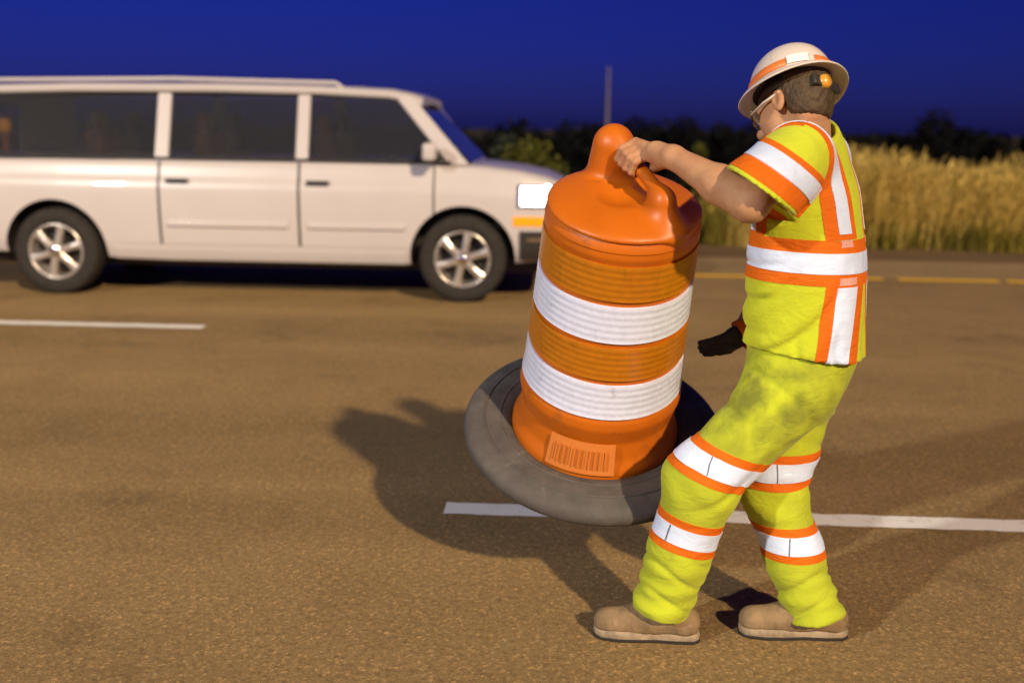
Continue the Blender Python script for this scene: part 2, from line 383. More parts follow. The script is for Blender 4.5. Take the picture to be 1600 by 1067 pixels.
def nets(fn, lo, hi, h, B=12, slack=1.6):
    lo = np.asarray(lo, float); hi = np.asarray(hi, float)
    nb = np.ceil((hi - lo) / (h * B)).astype(int)
    N = nb * B + 1
    S = np.ones(N, dtype=np.float32)
    bi = np.stack(np.meshgrid(*[np.arange(k) for k in nb], indexing='ij'), -1).reshape(-1, 3)
    cc = lo + (bi + .5) * B * h
    d = fn(cc)
    rad_ = B * h * math.sqrt(3) / 2 * slack
    g = np.stack(np.meshgrid(*[np.arange(B + 1)] * 3, indexing='ij'), -1).reshape(-1, 3)
    inside = d < 0
    for k in np.nonzero(inside & (np.abs(d) >= rad_))[0]:
        i, j, q = bi[k] * B; S[i:i + B + 1, j:j + B + 1, q:q + B + 1] = -1
    act = np.nonzero(np.abs(d) < rad_)[0]
    for s in range(0, len(act), 64):
        ch = act[s:s + 64]
        gi = (bi[ch] * B)[:, None, :] + g[None]
        val = fn((lo + gi.reshape(-1, 3) * h)).reshape(len(ch), B + 1, B + 1, B + 1)
        for k, idx in enumerate(ch):
            i, j, q = bi[idx] * B; S[i:i + B + 1, j:j + B + 1, q:q + B + 1] = val[k]
    neg = S < 0
    cnt = np.zeros(N - 1, dtype=np.int8)
    for o in np.ndindex(2, 2, 2):
        cnt += neg[o[0]:N[0] - 1 + o[0], o[1]:N[1] - 1 + o[1], o[2]:N[2] - 1 + o[2]]
    cells = np.argwhere((cnt > 0) & (cnt < 8))
    idx = -np.ones(N - 1, dtype=np.int32); idx[tuple(cells.T)] = np.arange(len(cells))
    corner = {o: S[cells[:, 0] + o[0], cells[:, 1] + o[1], cells[:, 2] + o[2]] for o in np.ndindex(2, 2, 2)}
    acc = np.zeros((len(cells), 3)); num = np.zeros(len(cells))
    for ax in range(3):
        for o in np.ndindex(2, 2, 2):
            if o[ax]: continue
            o2 = list(o); o2[ax] = 1; a, b = corner[o], corner[tuple(o2)]
            m_ = (a < 0) != (b < 0); t = np.where(m_, a / np.where(m_, a - b, 1), 0)
            pt = np.tile(np.array(o, float), (len(cells), 1)); pt[:, ax] = t
            acc += pt * m_[:, None]; num += m_
    V = lo + (cells + acc / num[:, None]) * h
    F = []
    for ax in range(3):
        a1, a2 = (ax + 1) % 3, (ax + 2) % 3
        sl0 = [slice(None)] * 3; sl1 = [slice(None)] * 3; sl0[ax] = slice(0, -1); sl1[ax] = slice(1, None)
        e = np.argwhere(neg[tuple(sl0)] != neg[tuple(sl1)])
        e = e[(e[:, a1] > 0) & (e[:, a2] > 0) & (e[:, a1] < N[a1] - 1) & (e[:, a2] < N[a2] - 1)]
        s0 = neg[tuple(e.T)]
        def cell(d1, d2):
            c = e.copy(); c[:, a1] -= d1; c[:, a2] -= d2; return idx[tuple(c.T)]
        q = np.stack([cell(1, 1), cell(0, 1), cell(0, 0), cell(1, 0)], 1)
        q[~s0] = q[~s0][:, ::-1]
        F.append(q)
    F = np.concatenate(F); F = F[(F >= 0).all(1)]
    return V, F

def relax(V, F, it=2, w=.5):
    n = len(V); e = np.concatenate([F[:, [0, 1]], F[:, [1, 2]], F[:, [2, 3]], F[:, [3, 0]]])
    deg = np.bincount(e.ravel(), minlength=n).astype(float)
    for _ in range(it):
        s = np.zeros_like(V)
        for k in range(3):
            s[:, k] = np.bincount(e[:, 0], V[e[:, 1], k], n) + np.bincount(e[:, 1], V[e[:, 0], k], n)
        V = V * (1 - w) + w * s / np.maximum(deg, 1)[:, None]
    return V

def slice_part(name, V, F, planes, off, m, parent, org=(0, 0, 0), keep=None, skirt=None):
    """a band cut out of a surface by planes (each keeps the side its normal points to) and raised by off"""
    bm = bmesh.new()
    sel = np.ones(len(F), bool)
    for c, nrm in planes:
        nn = np.asarray(nrm, float); nn = nn / np.linalg.norm(nn)
        dd = (V - np.asarray(c)) @ nn
        sel &= (dd[np.asarray(F)] > -.004).any(1)
    if keep is not None:
        sel &= keep(V[np.asarray(F)].mean(1))
    Fs = np.asarray(F)[sel]
    if len(Fs) == 0: bm.free(); return None
    used, inv = np.unique(Fs, return_inverse=True); inv = inv.reshape(Fs.shape)
    vs = [bm.verts.new(tuple(V[i])) for i in used]
    for f in inv:
        try: bm.faces.new([vs[i] for i in f])
        except ValueError: pass
    for c, nrm in planes:
        bmesh.ops.bisect_plane(bm, geom=bm.verts[:] + bm.edges[:] + bm.faces[:], plane_co=Vector(c), plane_no=Vector(nrm).normalized(), clear_inner=True)
    if not bm.faces: bm.free(); return None
    bm.normal_update()
    nr = {v: v.normal.copy() for v in bm.verts}
    be = [e for e in bm.edges if e.is_boundary]
    for v in bm.verts: v.co += nr[v] * off
    ex = bmesh.ops.extrude_edge_only(bm, edges=be)
    bm.normal_update()
    src = {}
    for v in [g for g in ex['geom'] if isinstance(g, bmesh.types.BMVert)]:
        best = None
        for e in v.link_edges:
            o = e.other_vert(v)
            if o in nr and (o.co - v.co).length < 1e-6: best = o
        if best: v.co -= nr[best] * (skirt or off * 1.3)
    bmesh.ops.translate(bm, vec=-Vector(org), verts=bm.verts)
    me = bpy.data.meshes.new(name); bm.to_mesh(me); bm.free()
    return link(name, me, m, parent, True, 40)

def unit(v): v = np.asarray(v, float); return v / np.linalg.norm(v)

# ================================================================== SETTING
def sheet(name, x0, x1, y0, y1, z, m, nx=1, ny=1):
    xs = np.linspace(x0, x1, nx + 1); ys = np.linspace(y0, y1, ny + 1)
    v = [(x, y, z) for y in ys for x in xs]
    f = [(j * (nx + 1) + i, j * (nx + 1) + i + 1, (j + 1) * (nx + 1) + i + 1, (j + 1) * (nx + 1) + i) for j in range(ny) for i in range(nx)]
    return tag(pyd(name, v, f, m, smooth=False), kind='structure')

# terrain: flat under the road, falling away beyond the verge
def ground_z(y):
    return np.interp(y, [-3000, -9, -6, 13.2, 14.2, 17, 37, 60, 75, 4000], [-4, -1.2, -.06, -.06, -.02, -.05, -.85, -3.2, -4.2, -4.2])
gx = np.array([-3000, -800, -200, -80, -40, -20, -10, -5, 0, 5, 10, 20, 40, 80, 200, 800, 3000.])
gy = np.concatenate([[-3000, -400, -60, -9, -6, 0, 8], np.linspace(13.2, 17, 6), np.linspace(19, 80, 24), [120, 300, 900, 4000]])
gv = [(x, y, float(ground_z(y)) + (0 if y < 16 else .12 * math.sin(x * .7 + y * .4))) for y in gy for x in gx]
nx_ = len(gx)
gf = [(j * nx_ + i, j * nx_ + i + 1, (j + 1) * nx_ + i + 1, (j + 1) * nx_ + i) for j in range(len(gy) - 1) for i in range(nx_ - 1)]
tag(pyd('ground', gv, gf, M['ground']), kind='structure')
sheet('road', -120, 120, -4.2, 11.45, 0, M['road'])
sheet('road_shoulder', -120, 120, 11.45, 12.95, -.003, M['shoulder'])
# gravel edge between shoulder and grass, ragged outer side
xs = np.linspace(-40, 40, 320)
ge = [(x, 12.95, -.006) for x in xs] + [(x, 14.45 + .12 * math.sin(x * 3.1) + .1 * math.sin(x * 7.7 + 1), -.012) for x in xs]
tag(pyd('gravel_edge', ge, [(i, i + 1, 320 + i + 1, 320 + i) for i in range(319)], M['dirt'], smooth=False), kind='structure')
def marking(x0, x1, y0, y1, m):
    """a painted dash with slightly eroded edges"""
    n = max(4, int((x1 - x0) / .05)); xs_ = np.linspace(x0, x1, n)
    j = lambda: RNG.normal(0, .0035)
    v = [(x, y0 + j(), .004) for x in xs_] + [(x, y1 + j(), .004) for x in xs_]
    return tag(pyd('lane_marking', v, [(i, i + 1, n + i + 1, n + i) for i in range(n - 1)], m, smooth=False), kind='structure')
marking(-.457, 2.6, 3.965, 4.095, M['white_paint'])
marking(-5.77, -2.72, 7.66, 7.79, M['white_paint'])
marking(6.4, 9.45, 7.66, 7.79, M['white_paint'])
marking(-12.65, -9.6, 3.965, 4.095, M['white_paint'])
marking(11.7, 14.75, 3.965, 4.095, M['white_paint'])
x = -14.0
while x < 16:                                     # worn yellow edge line, broken by joints
    L = float(RNG.choice([.55, .8, 1.05, 1.3])); marking(x, x + L, 11.15, 11.31, M['yellow_paint']); x += L + float(RNG.choice([.05, .08, .16]))

# ================================================================== TALL GRASS (uncountable)
def blades(n, xr, yr, hfun, w, lean, seed, heads=.0):
    r = np.random.default_rng(seed)
    x = r.uniform(*xr, n); y = r.uniform(*yr, n)
    # clumping
    cx = r.uniform(*xr, n // 60); cy = r.uniform(*yr, n // 60)
    k = r.integers(0, len(cx), n); mix = r.random(n) < .75
    x = np.where(mix, cx[k] + r.normal(0, .09, n), x); y = np.where(mix, cy[k] + r.normal(0, .09, n), y)
    clump_h = r.uniform(.75, 1.12, len(cx))[k]
    h = hfun(x, y) * np.where(mix, clump_h, 1) * r.uniform(.5, 1.14, n)
    a = r.uniform(0, 2 * math.pi, n); ln = r.normal(0, .16, n) ; lx = lean + r.normal(0, .17, n)
    wd = w * r.uniform(.6, 1.4, n)
    z0 = ground_z(y)
    px, py = np.cos(a), np.sin(a)
    out = []
    T = [0, .4, .75, 1.0]; WW = [1, .85, .55, .12]
    P = []
    for t in T:
        s = t ** 1.8
        c = np.stack([x + lx * h * s, y + ln * h * s, z0 + h * (t - .12 * s * np.abs(lx + .1))], 1)
        P.append(c)
    for i in range(3):
        o0 = np.stack([px, py, 0 * px], 1) * (wd * WW[i])[:, None]; o1 = np.stack([px, py, 0 * px], 1) * (wd * WW[i + 1])[:, None]
        out.append(np.stack([P[i] - o0, P[i] + o0, P[i + 1] + o1, P[i + 1] - o1], 1))
    if heads > 0:
        sel = (r.random(n) < heads)
        top = P[3][sel]; d = (P[3] - P[2])[sel]; d /= np.linalg.norm(d, axis=1)[:, None]
        sd = np.stack([px, py, 0 * px], 1)[sel] * .014
        L_ = r.uniform(.09, .17, sel.sum())[:, None]
        out.append(np.stack([top - d * .02, top + sd + d * L_ * .4, top + d * L_, top - sd + d * L_ * .4], 1))
    return np.concatenate(out)
tall = lambda x, y: np.clip(.62 + .34 * np.clip((x - 2.2) / 1.6, 0, 1) + .10 * np.sin(x * 1.9) + .05 * np.sin(x * 5.3 + y), .3, 1.3)
q = blades(52000, (2.2, 10.5), (14.4, 17.2), tall, .0065, .16, 3, .5)
tag(quads('dry_grass', q.reshape(-1, 3), len(q), M['grass_dry']), 'tall tan dry grass lining the far shoulder right of the worker', 'grass', kind='stuff')
low = lambda x, y: np.clip(.62 + .12 * np.sin(x * 2.3) + .06 * np.sin(x * 6 + y), .25, .9)
q = np.concatenate([blades(22000, (-9, 3.3), (14.4, 17.0), low, .008, .1, 4, .25), blades(9000, (2.5, 10.5), (14.3, 15.2), lambda x, y: .35 + 0 * x, .009, .1, 6, .1)])
tag(quads('olive_grass', q.reshape(-1, 3), len(q), M['grass_green']), 'shorter olive grass on the verge behind the vehicle and the drum', 'grass', kind='stuff')

# ================================================================== TREES AND SHRUBS
def leaf_cloud(clumps, n, size, seed):
    """n small leaf faces spread through clumps [(x,y,z,r)]"""
    r = np.random.default_rng(seed)
    c = np.array(clumps); wgt = c[:, 3] ** 2; k = r.choice(len(c), n, p=wgt / wgt.sum())
    d = r.normal(0, 1, (n, 3)); d /= np.linalg.norm(d, axis=1)[:, None]
    p = c[k, :3] + d * (c[k, 3] * r.uniform(.35, 1.0, n) ** .6)[:, None] * np.array([1, 1, .85])
    a = r.normal(0, 1, (n, 3)); a /= np.linalg.norm(a, axis=1)[:, None]
    b = np.cross(a, r.normal(0, 1, (n, 3))); b /= np.linalg.norm(b, axis=1)[:, None]
    s = (size * r.uniform(.6, 1.4, n))[:, None]
    return np.stack([p - a * s, p + b * s * .5, p + a * s, p - b * s * .5], 1)

def tree(name, x, y, top_z, width, label, seed, leaves=1500, lsize=.16, m='leaf_dark', group=None, stems=1, trunk_frac=.35, cat='tree'):
    z0 = float(ground_z(y)) - .05
    H_ = top_z - z0
    root = empty(name, (x, y, z0), label, cat, group)
    r = random.Random(seed)
    cl = []
    k = 9
    for i in range(k):
        t = (i + .5) / k
        ang = r.uniform(0, 6.28); rr = width * .5 * (math.sin(math.pi * (.18 + .78 * t)) ** .8) * r.uniform(.25, .75)
        zz = H_ * (trunk_frac * .7 + (1 - trunk_frac * .7) * t * .93)
        cl.append((rr * math.cos(ang), rr * math.sin(ang), zz, width * r.uniform(.20, .32)))
    cl.append((0, 0, H_ - width * .2, width * .2)); cl.append((0, 0, H_ * .62, width * .36))
    q = leaf_cloud(cl, leaves, lsize, seed)
    q[:, :, 2] = np.clip(q[:, :, 2], .03, None)
    quads('crown', q.reshape(-1, 3), len(q), M[m], root)
    vv, ff = [], []
    def add(vf):
        o = len(vv); vv.extend(vf[0]); ff.extend(tuple(i + o for i in f) for f in vf[1])
    R0 = max(.012, width * .035)
    add(tube([(0, 0, 0), (.02 * width, 0, H_ * .35), (-.01 * width, .02 * width, H_ * .7), (0, 0, H_ * .9)], [R0, R0 * .8, R0 * .45, R0 * .15], 7))
    for c in cl[:6]:
        add(tube([(0, 0, max(.1, c[2] * .55)), (c[0] * .5, c[1] * .5, c[2] * .8), c[:3]], [R0 * .45, R0 * .3, R0 * .1], 5))
    pyd('trunk', vv, ff, M['bark'], root)
    return root

def wx(px, y): return float(at(px, 205, y)[0])
def wz(px, py, y): return float(at(px, py, y)[2])
TR = [  # pixel of the crown's middle, its top, its width in pixels, distance, label
    (1458, 182, 92, 70, 'round dark tree standing highest above the grass, right of the worker'),
    (1505, 203, 60, 72, 'dark tree joined to the right side of the highest round tree'),
    (1400, 209, 70, 74, 'low dark tree just left of the highest round tree'),
    (1350, 212, 70, 71, 'dark low tree right behind the worker\'s back'),
    (1557, 217, 70, 78, 'low flat dark tree in the dip near the right edge'),
    (1610, 207, 70, 69, 'dark tree cut by the right edge of the photo'),
    (925, 197, 85, 64, 'dark tree behind the pale pole above the drum'),
    (1005, 194, 95, 68, 'broad dark tree above the worker\'s gripping hand'),
    (1075, 193, 90, 66, 'broad dark tree behind the worker\'s forearm'),
    (1133, 199, 70, 67, 'dark tree between the yellow green weed and the worker\'s face'),
    (1185, 216, 60, 75, 'low dark tree right in front of the worker\'s chin'),
    (1280, 212, 90, 76, 'dark tree hidden mostly behind the worker\'s neck and shoulder'),
    (875, 212, 70, 73, 'low dark tree left of the drum handle'),
    (800, 203, 70, 60, 'dark bushy tree above the bonnet of the white vehicle'),
    (735, 214, 70, 75, 'low dark tree behind the windscreen of the white vehicle'),
]
for i, (px, py, pw, Y, lab) in enumerate(TR):
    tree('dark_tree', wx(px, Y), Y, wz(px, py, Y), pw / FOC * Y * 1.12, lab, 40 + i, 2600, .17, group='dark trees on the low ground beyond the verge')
# hedge-like scrub under the trees closes the view to the low ground
cl = [(x_, 58 + 3 * math.sin(x_ * 1.3), float(ground_z(58)) + .9, 1.5) for x_ in np.arange(-45, 45, 1.3)]
q = leaf_cloud(cl, 26000, .2, 5)
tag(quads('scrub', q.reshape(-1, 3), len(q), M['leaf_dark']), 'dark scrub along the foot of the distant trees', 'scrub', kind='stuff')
cl = [(x_, 96 + 4 * math.sin(x_ * .7), float(ground_z(96)) + h_, 2.6) for x_ in np.arange(-75, 75, 1.9) for h_ in (1.2, 3.6 + .5 * math.sin(x_ * .9) + .35 * math.sin(x_ * 2.3))]
q = leaf_cloud(cl, 30000, .45, 6)
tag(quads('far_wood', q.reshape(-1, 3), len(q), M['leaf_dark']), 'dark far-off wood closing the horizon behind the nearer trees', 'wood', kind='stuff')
tree('shrub', wx(842, 15.6), 15.6, wz(842, 222, 15.6), .95, 'yellow green shrub between the bonnet of the white vehicle and the drum', 21, 1500, .045, 'leaf_green', 'roadside shrubs', trunk_frac=.1, cat='shrub')
tree('shrub', wx(800, 16.2), 16.2, wz(800, 230, 16.2), .8, 'low olive shrub just above the middle of the bonnet', 22, 1200, .045, 'leaf_green', 'roadside shrubs', trunk_frac=.1, cat='shrub')
tree('shrub', wx(788, 17.5), 17.5, wz(788, 206, 17.5), .62, 'taller grey green shrub above the bonnet near the windscreen', 23, 1100, .045, 'leaf_blue', 'roadside shrubs', trunk_frac=.15, cat='shrub')
tree('weed', wx(1094, 15.3), 15.3, wz(1094, 221, 15.3), .36, 'tall yellow green weed rising behind the worker\'s forearm', 24, 420, .04, 'leaf_green', trunk_frac=.55, cat='weed')

# pale pole beyond the drum
Yp = 52.0; b0 = np.array([wx(948, Yp), Yp, float(ground_z(Yp))]); tz = wz(948, 108, Yp)
pl = empty('light_pole', b0, 'pale slender pole rising against the sky above the drum handle', 'pole')
v, f = lathe([(.0, 0), (.22, 0), (.22, .35), (.11, .45), (.095, 2), (.05, tz - b0[2] - .1), (.0, tz - b0[2])], 14); pyd('shaft', v, f, M['pole'], pl, sharp=40)
v, f = lathe([(.0, tz - b0[2] - .02), (.075, tz - b0[2] - .02), (.07, tz - b0[2] + .08), (0, tz - b0[2] + .1)], 12); pyd('cap', v, f, M['pole'], pl, sharp=40)

# ================================================================== TRAFFIC DRUMS
def drum_profile(z0, z1, zs):
    pass
def drum_r(z):
    return np.interp(z, [0, .06, .10, .16, .22, .30, .45, .60, .76, .80, .86], [.280, .276, .260, .250, .262, .252, .244, .237, .231, .230, .221])
BANDS = [(.265, .385, 'white_sheet'), (.405, .515, 'amber'), (.535, .655, 'white_sheet'), (.675, .785, 'amber')]
def make_drum(root, fine=True):
    """body with lid, handle, four sheeting bands, ring base; local axis is z"""
    seg = 96 if fine else 20
    zz = np.linspace(0, .80, 81 if fine else 14)
    prof = [(float(drum_r(z)), float(z)) for z in zz]
    # steps between bands
    prof = [(r - (.006 if any(a - .006 < z < b + .006 for a, b, _ in BANDS) else 0), z) for r, z in prof]
    prof = [(0.0, -.01), (.277, -.01)] + prof + [(.229, .812), (.2275, .824), (.2300, .828), (.228, .838), (.216, .862), (.20, .878)]
    v, f = lathe(prof, seg); body = pyd('barrel', v, f, M['orange'], root, sharp=35)
    # lid with moulded handle
    A = np.array([-.035, .14, .0]); Bq = np.array([.10, -.115, .0])
    if fine:
        d = unit(Bq - A)
        side = np.array([-d[1], d[0], 0.])
        def lid(p):
            s = ell(p, (0, 0, .862), np.eye(3), (.2275, .2275, .042))
            s = smax(s, .852 - p[:, 2], .01)
            a0, a1 = A + (0, 0, .83), A + (0, 0, .985)
            s = smin(s, cone(p, a0, a1, .078, .062), .028)
            b0_, b1 = Bq + (0, 0, .85), Bq + (-.012, .01, .925)
            s = smin(s, cone(p, b0_, b1, .075, .048, (side, .8)), .04)
            bar = cone(p, A + (0, 0, 1.003), Bq + (-.01, .01, .946), .022, .020)
            s = smin(s, bar, .03)
            # scooped hollows either side of the bar
            mid = (A * .5 + Bq * .5)
            for sg in (-1, 1):
                s = smax(s, -ell(p, mid + side * sg * .07 + (0, 0, .925), np.stack([d, side, (0, 0, 1.)]), (.06, .055, .040)), .03)
            return s
        V, F = nets(lid, (-.26, -.26, .83), (.26, .26, 1.10), .006)
        V = relax(V, F, 1); pyd('lid', V, F, M['orange'], root)
    else:
        v, f = lathe([(.2275, .85), (.22, .88), (.12, .9), (0, .905)], seg); pyd('lid', v, f, M['orange'], root)
        v, f = tube([(-.12, 0, .88), (-.1, 0, .96), (.1, 0, .96), (.12, 0, .88)], .03, 8); pyd('handle', v, f, M['orange'], root)
    for a, b, mm in BANDS:
        n = 23 if fine else 3
        pr = [(float(drum_r(z)) + (.0008 * math.cos((z - a) / (b - a) * 2 * math.pi * 5.5) if fine else 0) + .0012, float(z)) for z in np.linspace(a, b, n)]
        pr = [(pr[0][0] - .006, pr[0][1])] + pr + [(pr[-1][0] - .006, pr[-1][1])]
        v, f = lathe(pr, seg); pyd('reflective_band', v, f, M[mm], root, sharp=50)
    # ring base cut from a tyre sidewall
    ang = np.linspace(0, 2 * math.pi, 26, endpoint=False)
    pr = []
    for t in ang:
        c, s = math.cos(t), math.sin(t)
        pr.append((.352 + .086 * abs(c) ** .75 * (1 if c > 0 else -1), .012 + .044 * abs(s) ** .8 * (1 if s > 0 else -1)))
    v, f = lathe(pr, seg, True); ring = pyd('ring_base', v, f, M['rubber'], root)
    if fine:
        for rr, zz_ in ((.318, .053), (.372, .0555), (.408, .042)):
            t = [(rr + .004 * math.cos(k), zz_ + .004 * math.sin(k)) for k in np.linspace(0, 6.283, 8, endpoint=False)]
            v, f = lathe(t, seg, True); pyd('moulded_rib', v, f, M['rubber'], ring)
    return root

# the drum in the worker's hand, swung off the ground and leaning towards us
dB = at(928, 668, 3.42); dT = at(985, 252, 3.03)
ax_ = unit(dT - dB)
e1 = unit(R_ - ax_ * (R_ @ ax_)); e2 = np.cross(ax_, e1)      # e1 to the right, e2 away from us
drum = empty('traffic_drum', (0, 0, 0), 'big orange traffic drum with white reflective bands swinging from the worker\'s hand', 'traffic drum')
make_drum(drum)
Dm = np.stack([e1, e2, ax_], 1); dB0 = dB - ax_ * .02
drum.matrix_world = Matrix(((*Dm[0], dB0[0]), (*Dm[1], dB0[1]), (*Dm[2], dB0[2]), (0, 0, 0, 1)))
def D(x, y, z): return dB0 + Dm @ np.array([x, y, z], float)
# faded label low on the drum, with its printed bars
def drum_patch(name, a0, a1, z0, z1, off, m, parent, n=10):
    v, f = [], []
    for i in range(n + 1):
        a = rad(a0 + (a1 - a0) * i / n)
        for z in (z0, z1):
            r = float(drum_r(z)) + off; v.append((r * math.sin(a), -r * math.cos(a), z))
    for i in range(n): f.append((2 * i, 2 * i + 2, 2 * i + 3, 2 * i + 1))
    me = pyd(name, v, f, m, parent)
    return me
lab = drum_patch('label', -38, 8, .060, .168, .008, M['label'], drum, 16)
for k in range(11): drum_patch('printed_bar', -34 + k * 3.5, -34 + k * 3.5 + (1.6 if k % 3 else .8), .082, .145, .017, M['label_ink'], lab, 2)

# small drum far off behind the grass
p0 = at(1455, 270, 35.0); dz = 0.93
far = empty('traffic_drum', (p0[0], 35.0, p0[2] - dz), 'tiny far off orange drum with white bands half hidden by the tall dry grass', 'traffic drum')
make_drum(far, False)

# ================================================================== THE VEHICLE
CY = 9.10                                    # the near side plane
fa = at(722, 411, CY)                        # front axle, near side
car = empty('suv', (float(fa[0]), CY + 1.0, 0), 'long cream white four door SUV with lit headlight driving past on the far lane', 'suv')
WB, TR_R = 3.64, .385
ST = [  # x, half width, underside, shoulder height
    (-4.90, .80, .52, 1.140), (-4.86, .90, .46, 1.190), (-4.72, .96, .41, 1.215), (-4.3, .985, .36, 1.225), (-3.6, 1.0, .33, 1.230),
    (-2.6, 1.0, .31, 1.230), (-1.6, 1.0, .31, 1.225), (-.8, 1.0, .31, 1.220), (-.2, 1.0, .31, 1.215), (.2, .995, .32, 1.190),
    (.5, .985, .34, 1.155), (.72, .965, .36, 1.110), (.85, .935, .39, 1.060), (.92, .89, .43, 1.000), (.955, .84, .48, 0.930)]
PR = [(0, 0), (.84, 0), (.925, .025), (.96, .10), (.978, .20), (.990, .34), (.998, .48), (1.0, .60), (.998, .70), (.990, .765), (.974, .795), (.962, .84), (.952, .90), (.938, .95), (.905, .985), (.84, 1.0), (.45, 1.018), (0, 1.024)]
def sec(x, hw, zs, zb):
    h = [(hw * a, zs + (zb - zs) * b) for a, b in PR]
    full = [(-y, z) for y, z in h] + [(y, z) for y, z in h[-2:0:-1]]
    return [(x, y, z) for y, z in full]
fine_x = np.linspace(-4.90, .955, 60)
tabs = [np.array([s[k] for s in ST]) for k in range(4)]
xi = np.unique(np.concatenate([fine_x, tabs[0]]))
rows = [sec(x_, *[float(np.interp(x_, tabs[0], tabs[k])) for k in (1, 2, 3)]) for x_ in xi]
bv, bf = loft(rows)
BV = np.array(bv)
tmp = pyd('tmp_body', bv, bf, M['car_paint'])
cutters = []
for xw in (0, -WB):
    for sy in (-1, 1):
        bm = bmesh.new(); bmesh.ops.create_cone(bm, cap_ends=True, segments=48, radius1=.465, radius2=.465, depth=.62)
        bmesh.ops.transform(bm, matrix=Matrix.Translation((xw, sy * .86, .385)) @ Matrix.Rotation(rad(90), 4, 'X'), verts=bm.verts)
        cutters.append(bmo('tmp_cut', bm, M['black_trim']))
for c in cutters:
    md = tmp.modifiers.new('b', 'BOOLEAN'); md.operation = 'DIFFERENCE'; md.object = c; md.solver = 'EXACT'; md.material_mode = 'TRANSFER'
dg = bpy.context.evaluated_depsgraph_get()
bme = bpy.data.meshes.new_from_object(tmp.evaluated_get(dg))
bme.name = 'body'
for o in cutters + [tmp]: bpy.data.objects.remove(o, do_unlink=True)
if len(bme.materials) < 2: bme.materials.append(M['black_trim'])
body = link('body', bme, None, car, True, 32)
bme.materials[0] = M['car_paint']
for i in range(1, len(bme.materials)): bme.materials[i] = M['black_trim']
# panels raised on the flanks (doors, lamps, bumpers) are cut from the same surface
bme.calc_loop_triangles()
cV = np.zeros(len(bme.vertices) * 3); bme.vertices.foreach_get('co', cV); cV = cV.reshape(-1, 3)
def flank(name, x0, x1, z0, z1, off, m, sides=(-1,), skirt=None, parent=None, ylim=.3, x_is_front=False):
    res = []
    for s in sides:
        pl_ = [((x0, 0, 0), (1, 0, 0)), ((x1, 0, 0), (-1, 0, 0)), ((0, 0, z0), (0, 0, 1)), ((0, 0, z1), (0, 0, -1)), ((0, s * ylim, 0), (0, s, 0))]
        bm = bmesh.new(); bm.from_mesh(bme)
        cut = [f_ for f_ in bm.faces if f_.material_index != 0]
        bmesh.ops.delete(bm, geom=cut, context='FACES')
        for c, nn in pl_:
            bmesh.ops.bisect_plane(bm, geom=bm.verts[:] + bm.edges[:] + bm.faces[:], plane_co=c, plane_no=nn, clear_inner=True)
        bm.normal_update()
        nr = {v_: v_.normal.copy() for v_ in bm.verts}
        be = [e_ for e_ in bm.edges if e_.is_boundary]
        for v_ in bm.verts: v_.co += nr[v_] * off
        ex = bmesh.ops.extrude_edge_only(bm, edges=be)
        for v_ in [g_ for g_ in ex['geom'] if isinstance(g_, bmesh.types.BMVert)]:
            for e_ in v_.link_edges:
                o_ = e_.other_vert(v_)
                if o_ in nr and (o_.co - v_.co).length < 1e-6:
                    v_.co -= nr[o_] * (off + .01); break
        for f_ in bm.faces: f_.material_index = 0
        me_ = bpy.data.meshes.new(name); bm.to_mesh(me_); bm.free()
        res.append(link(name, me_, m, parent or car, True, 32))
    return res
fdoor = flank('door', -1.42, -.26, .47, 1.20, .006, M['car_paint'], (-1, 1))
rdoor = flank('door', -2.66, -1.445, .47, 1.205, .006, M['car_paint'], (-1, 1))
for x_s, w_s in ((-.25, .008), (-1.4325, .012), (-2.672, .012)): flank('door_seam', x_s - w_s, x_s + w_s, .47, 1.19, .0015, M['black_trim'], (-1, 1))
flank('rear_quarter_panel', -3.05, -2.685, .47, 1.21, .005, M['car_paint'], (-1, 1))
flank('rocker_panel', -3.12, -.50, .30, .44, .009, M['car_paint'], (-1, 1))
for d_, s in list(zip(fdoor, (-1, 1))) + list(zip(rdoor, (-1, 1))):
    xh = -1.26 if d_ in fdoor else -2.50
    bm = bmesh.new()
    box_bm(bm, (xh, s * 1.015, 1.03), (.20, .035, .034), bev=.012)
    bmo('handle', bm, M['black_trim'], d_)
    bm = bmesh.new()
    box_bm(bm, (xh + (.33 if d_ in fdoor else .43), s * 1.004, .655), (.86 if d_ in fdoor else 1.08, .03, .05), bev=.01)
    bmo('moulding', bm, M['car_paint'], d_)
flank('lamp_bezel', .47, 1.0, .838, 1.036, .006, M['chrome'], (-1, 1), ylim=.48)
flank('headlight', .50, 1.0, .86, 1.02, .010, M['head_lamp'], (-1, 1), ylim=.52)
flank('turn_signal', .44, 1.0, .685, .765, .012, M['amber_lamp'], (-1, 1), ylim=.50)
flank('front_bumper', .50, 1.0, .40, .64, .030, M['black_trim'], (-1, 1), ylim=.001)
flank('bumper_strip', .56, 1.0, .555, .585, .040, M['chrome'], (-1, 1), ylim=.002)
flank('rear_bumper', -5.0, -4.25, .45, .66, .030, M['black_trim'], (-1, 1), ylim=.001)
flank('tail_light', -5.0, -4.80, .80, 1.2, .012, M['hat_tape'], (-1, 1), ylim=.62)
bm = bmesh.new(); box_bm(bm, (.952, 0, .90), (.05, .96, .22), bev=.02); g_ = bmo('grille', bm, M['black_trim'], car, sharp=40)
for k in range(4):
    bm = bmesh.new(); box_bm(bm, (.982, 0, .83 + k * .048), (.03, .94, .014), bev=.004); bmo('grille_bar', bm, M['chrome'], g_, sharp=40)

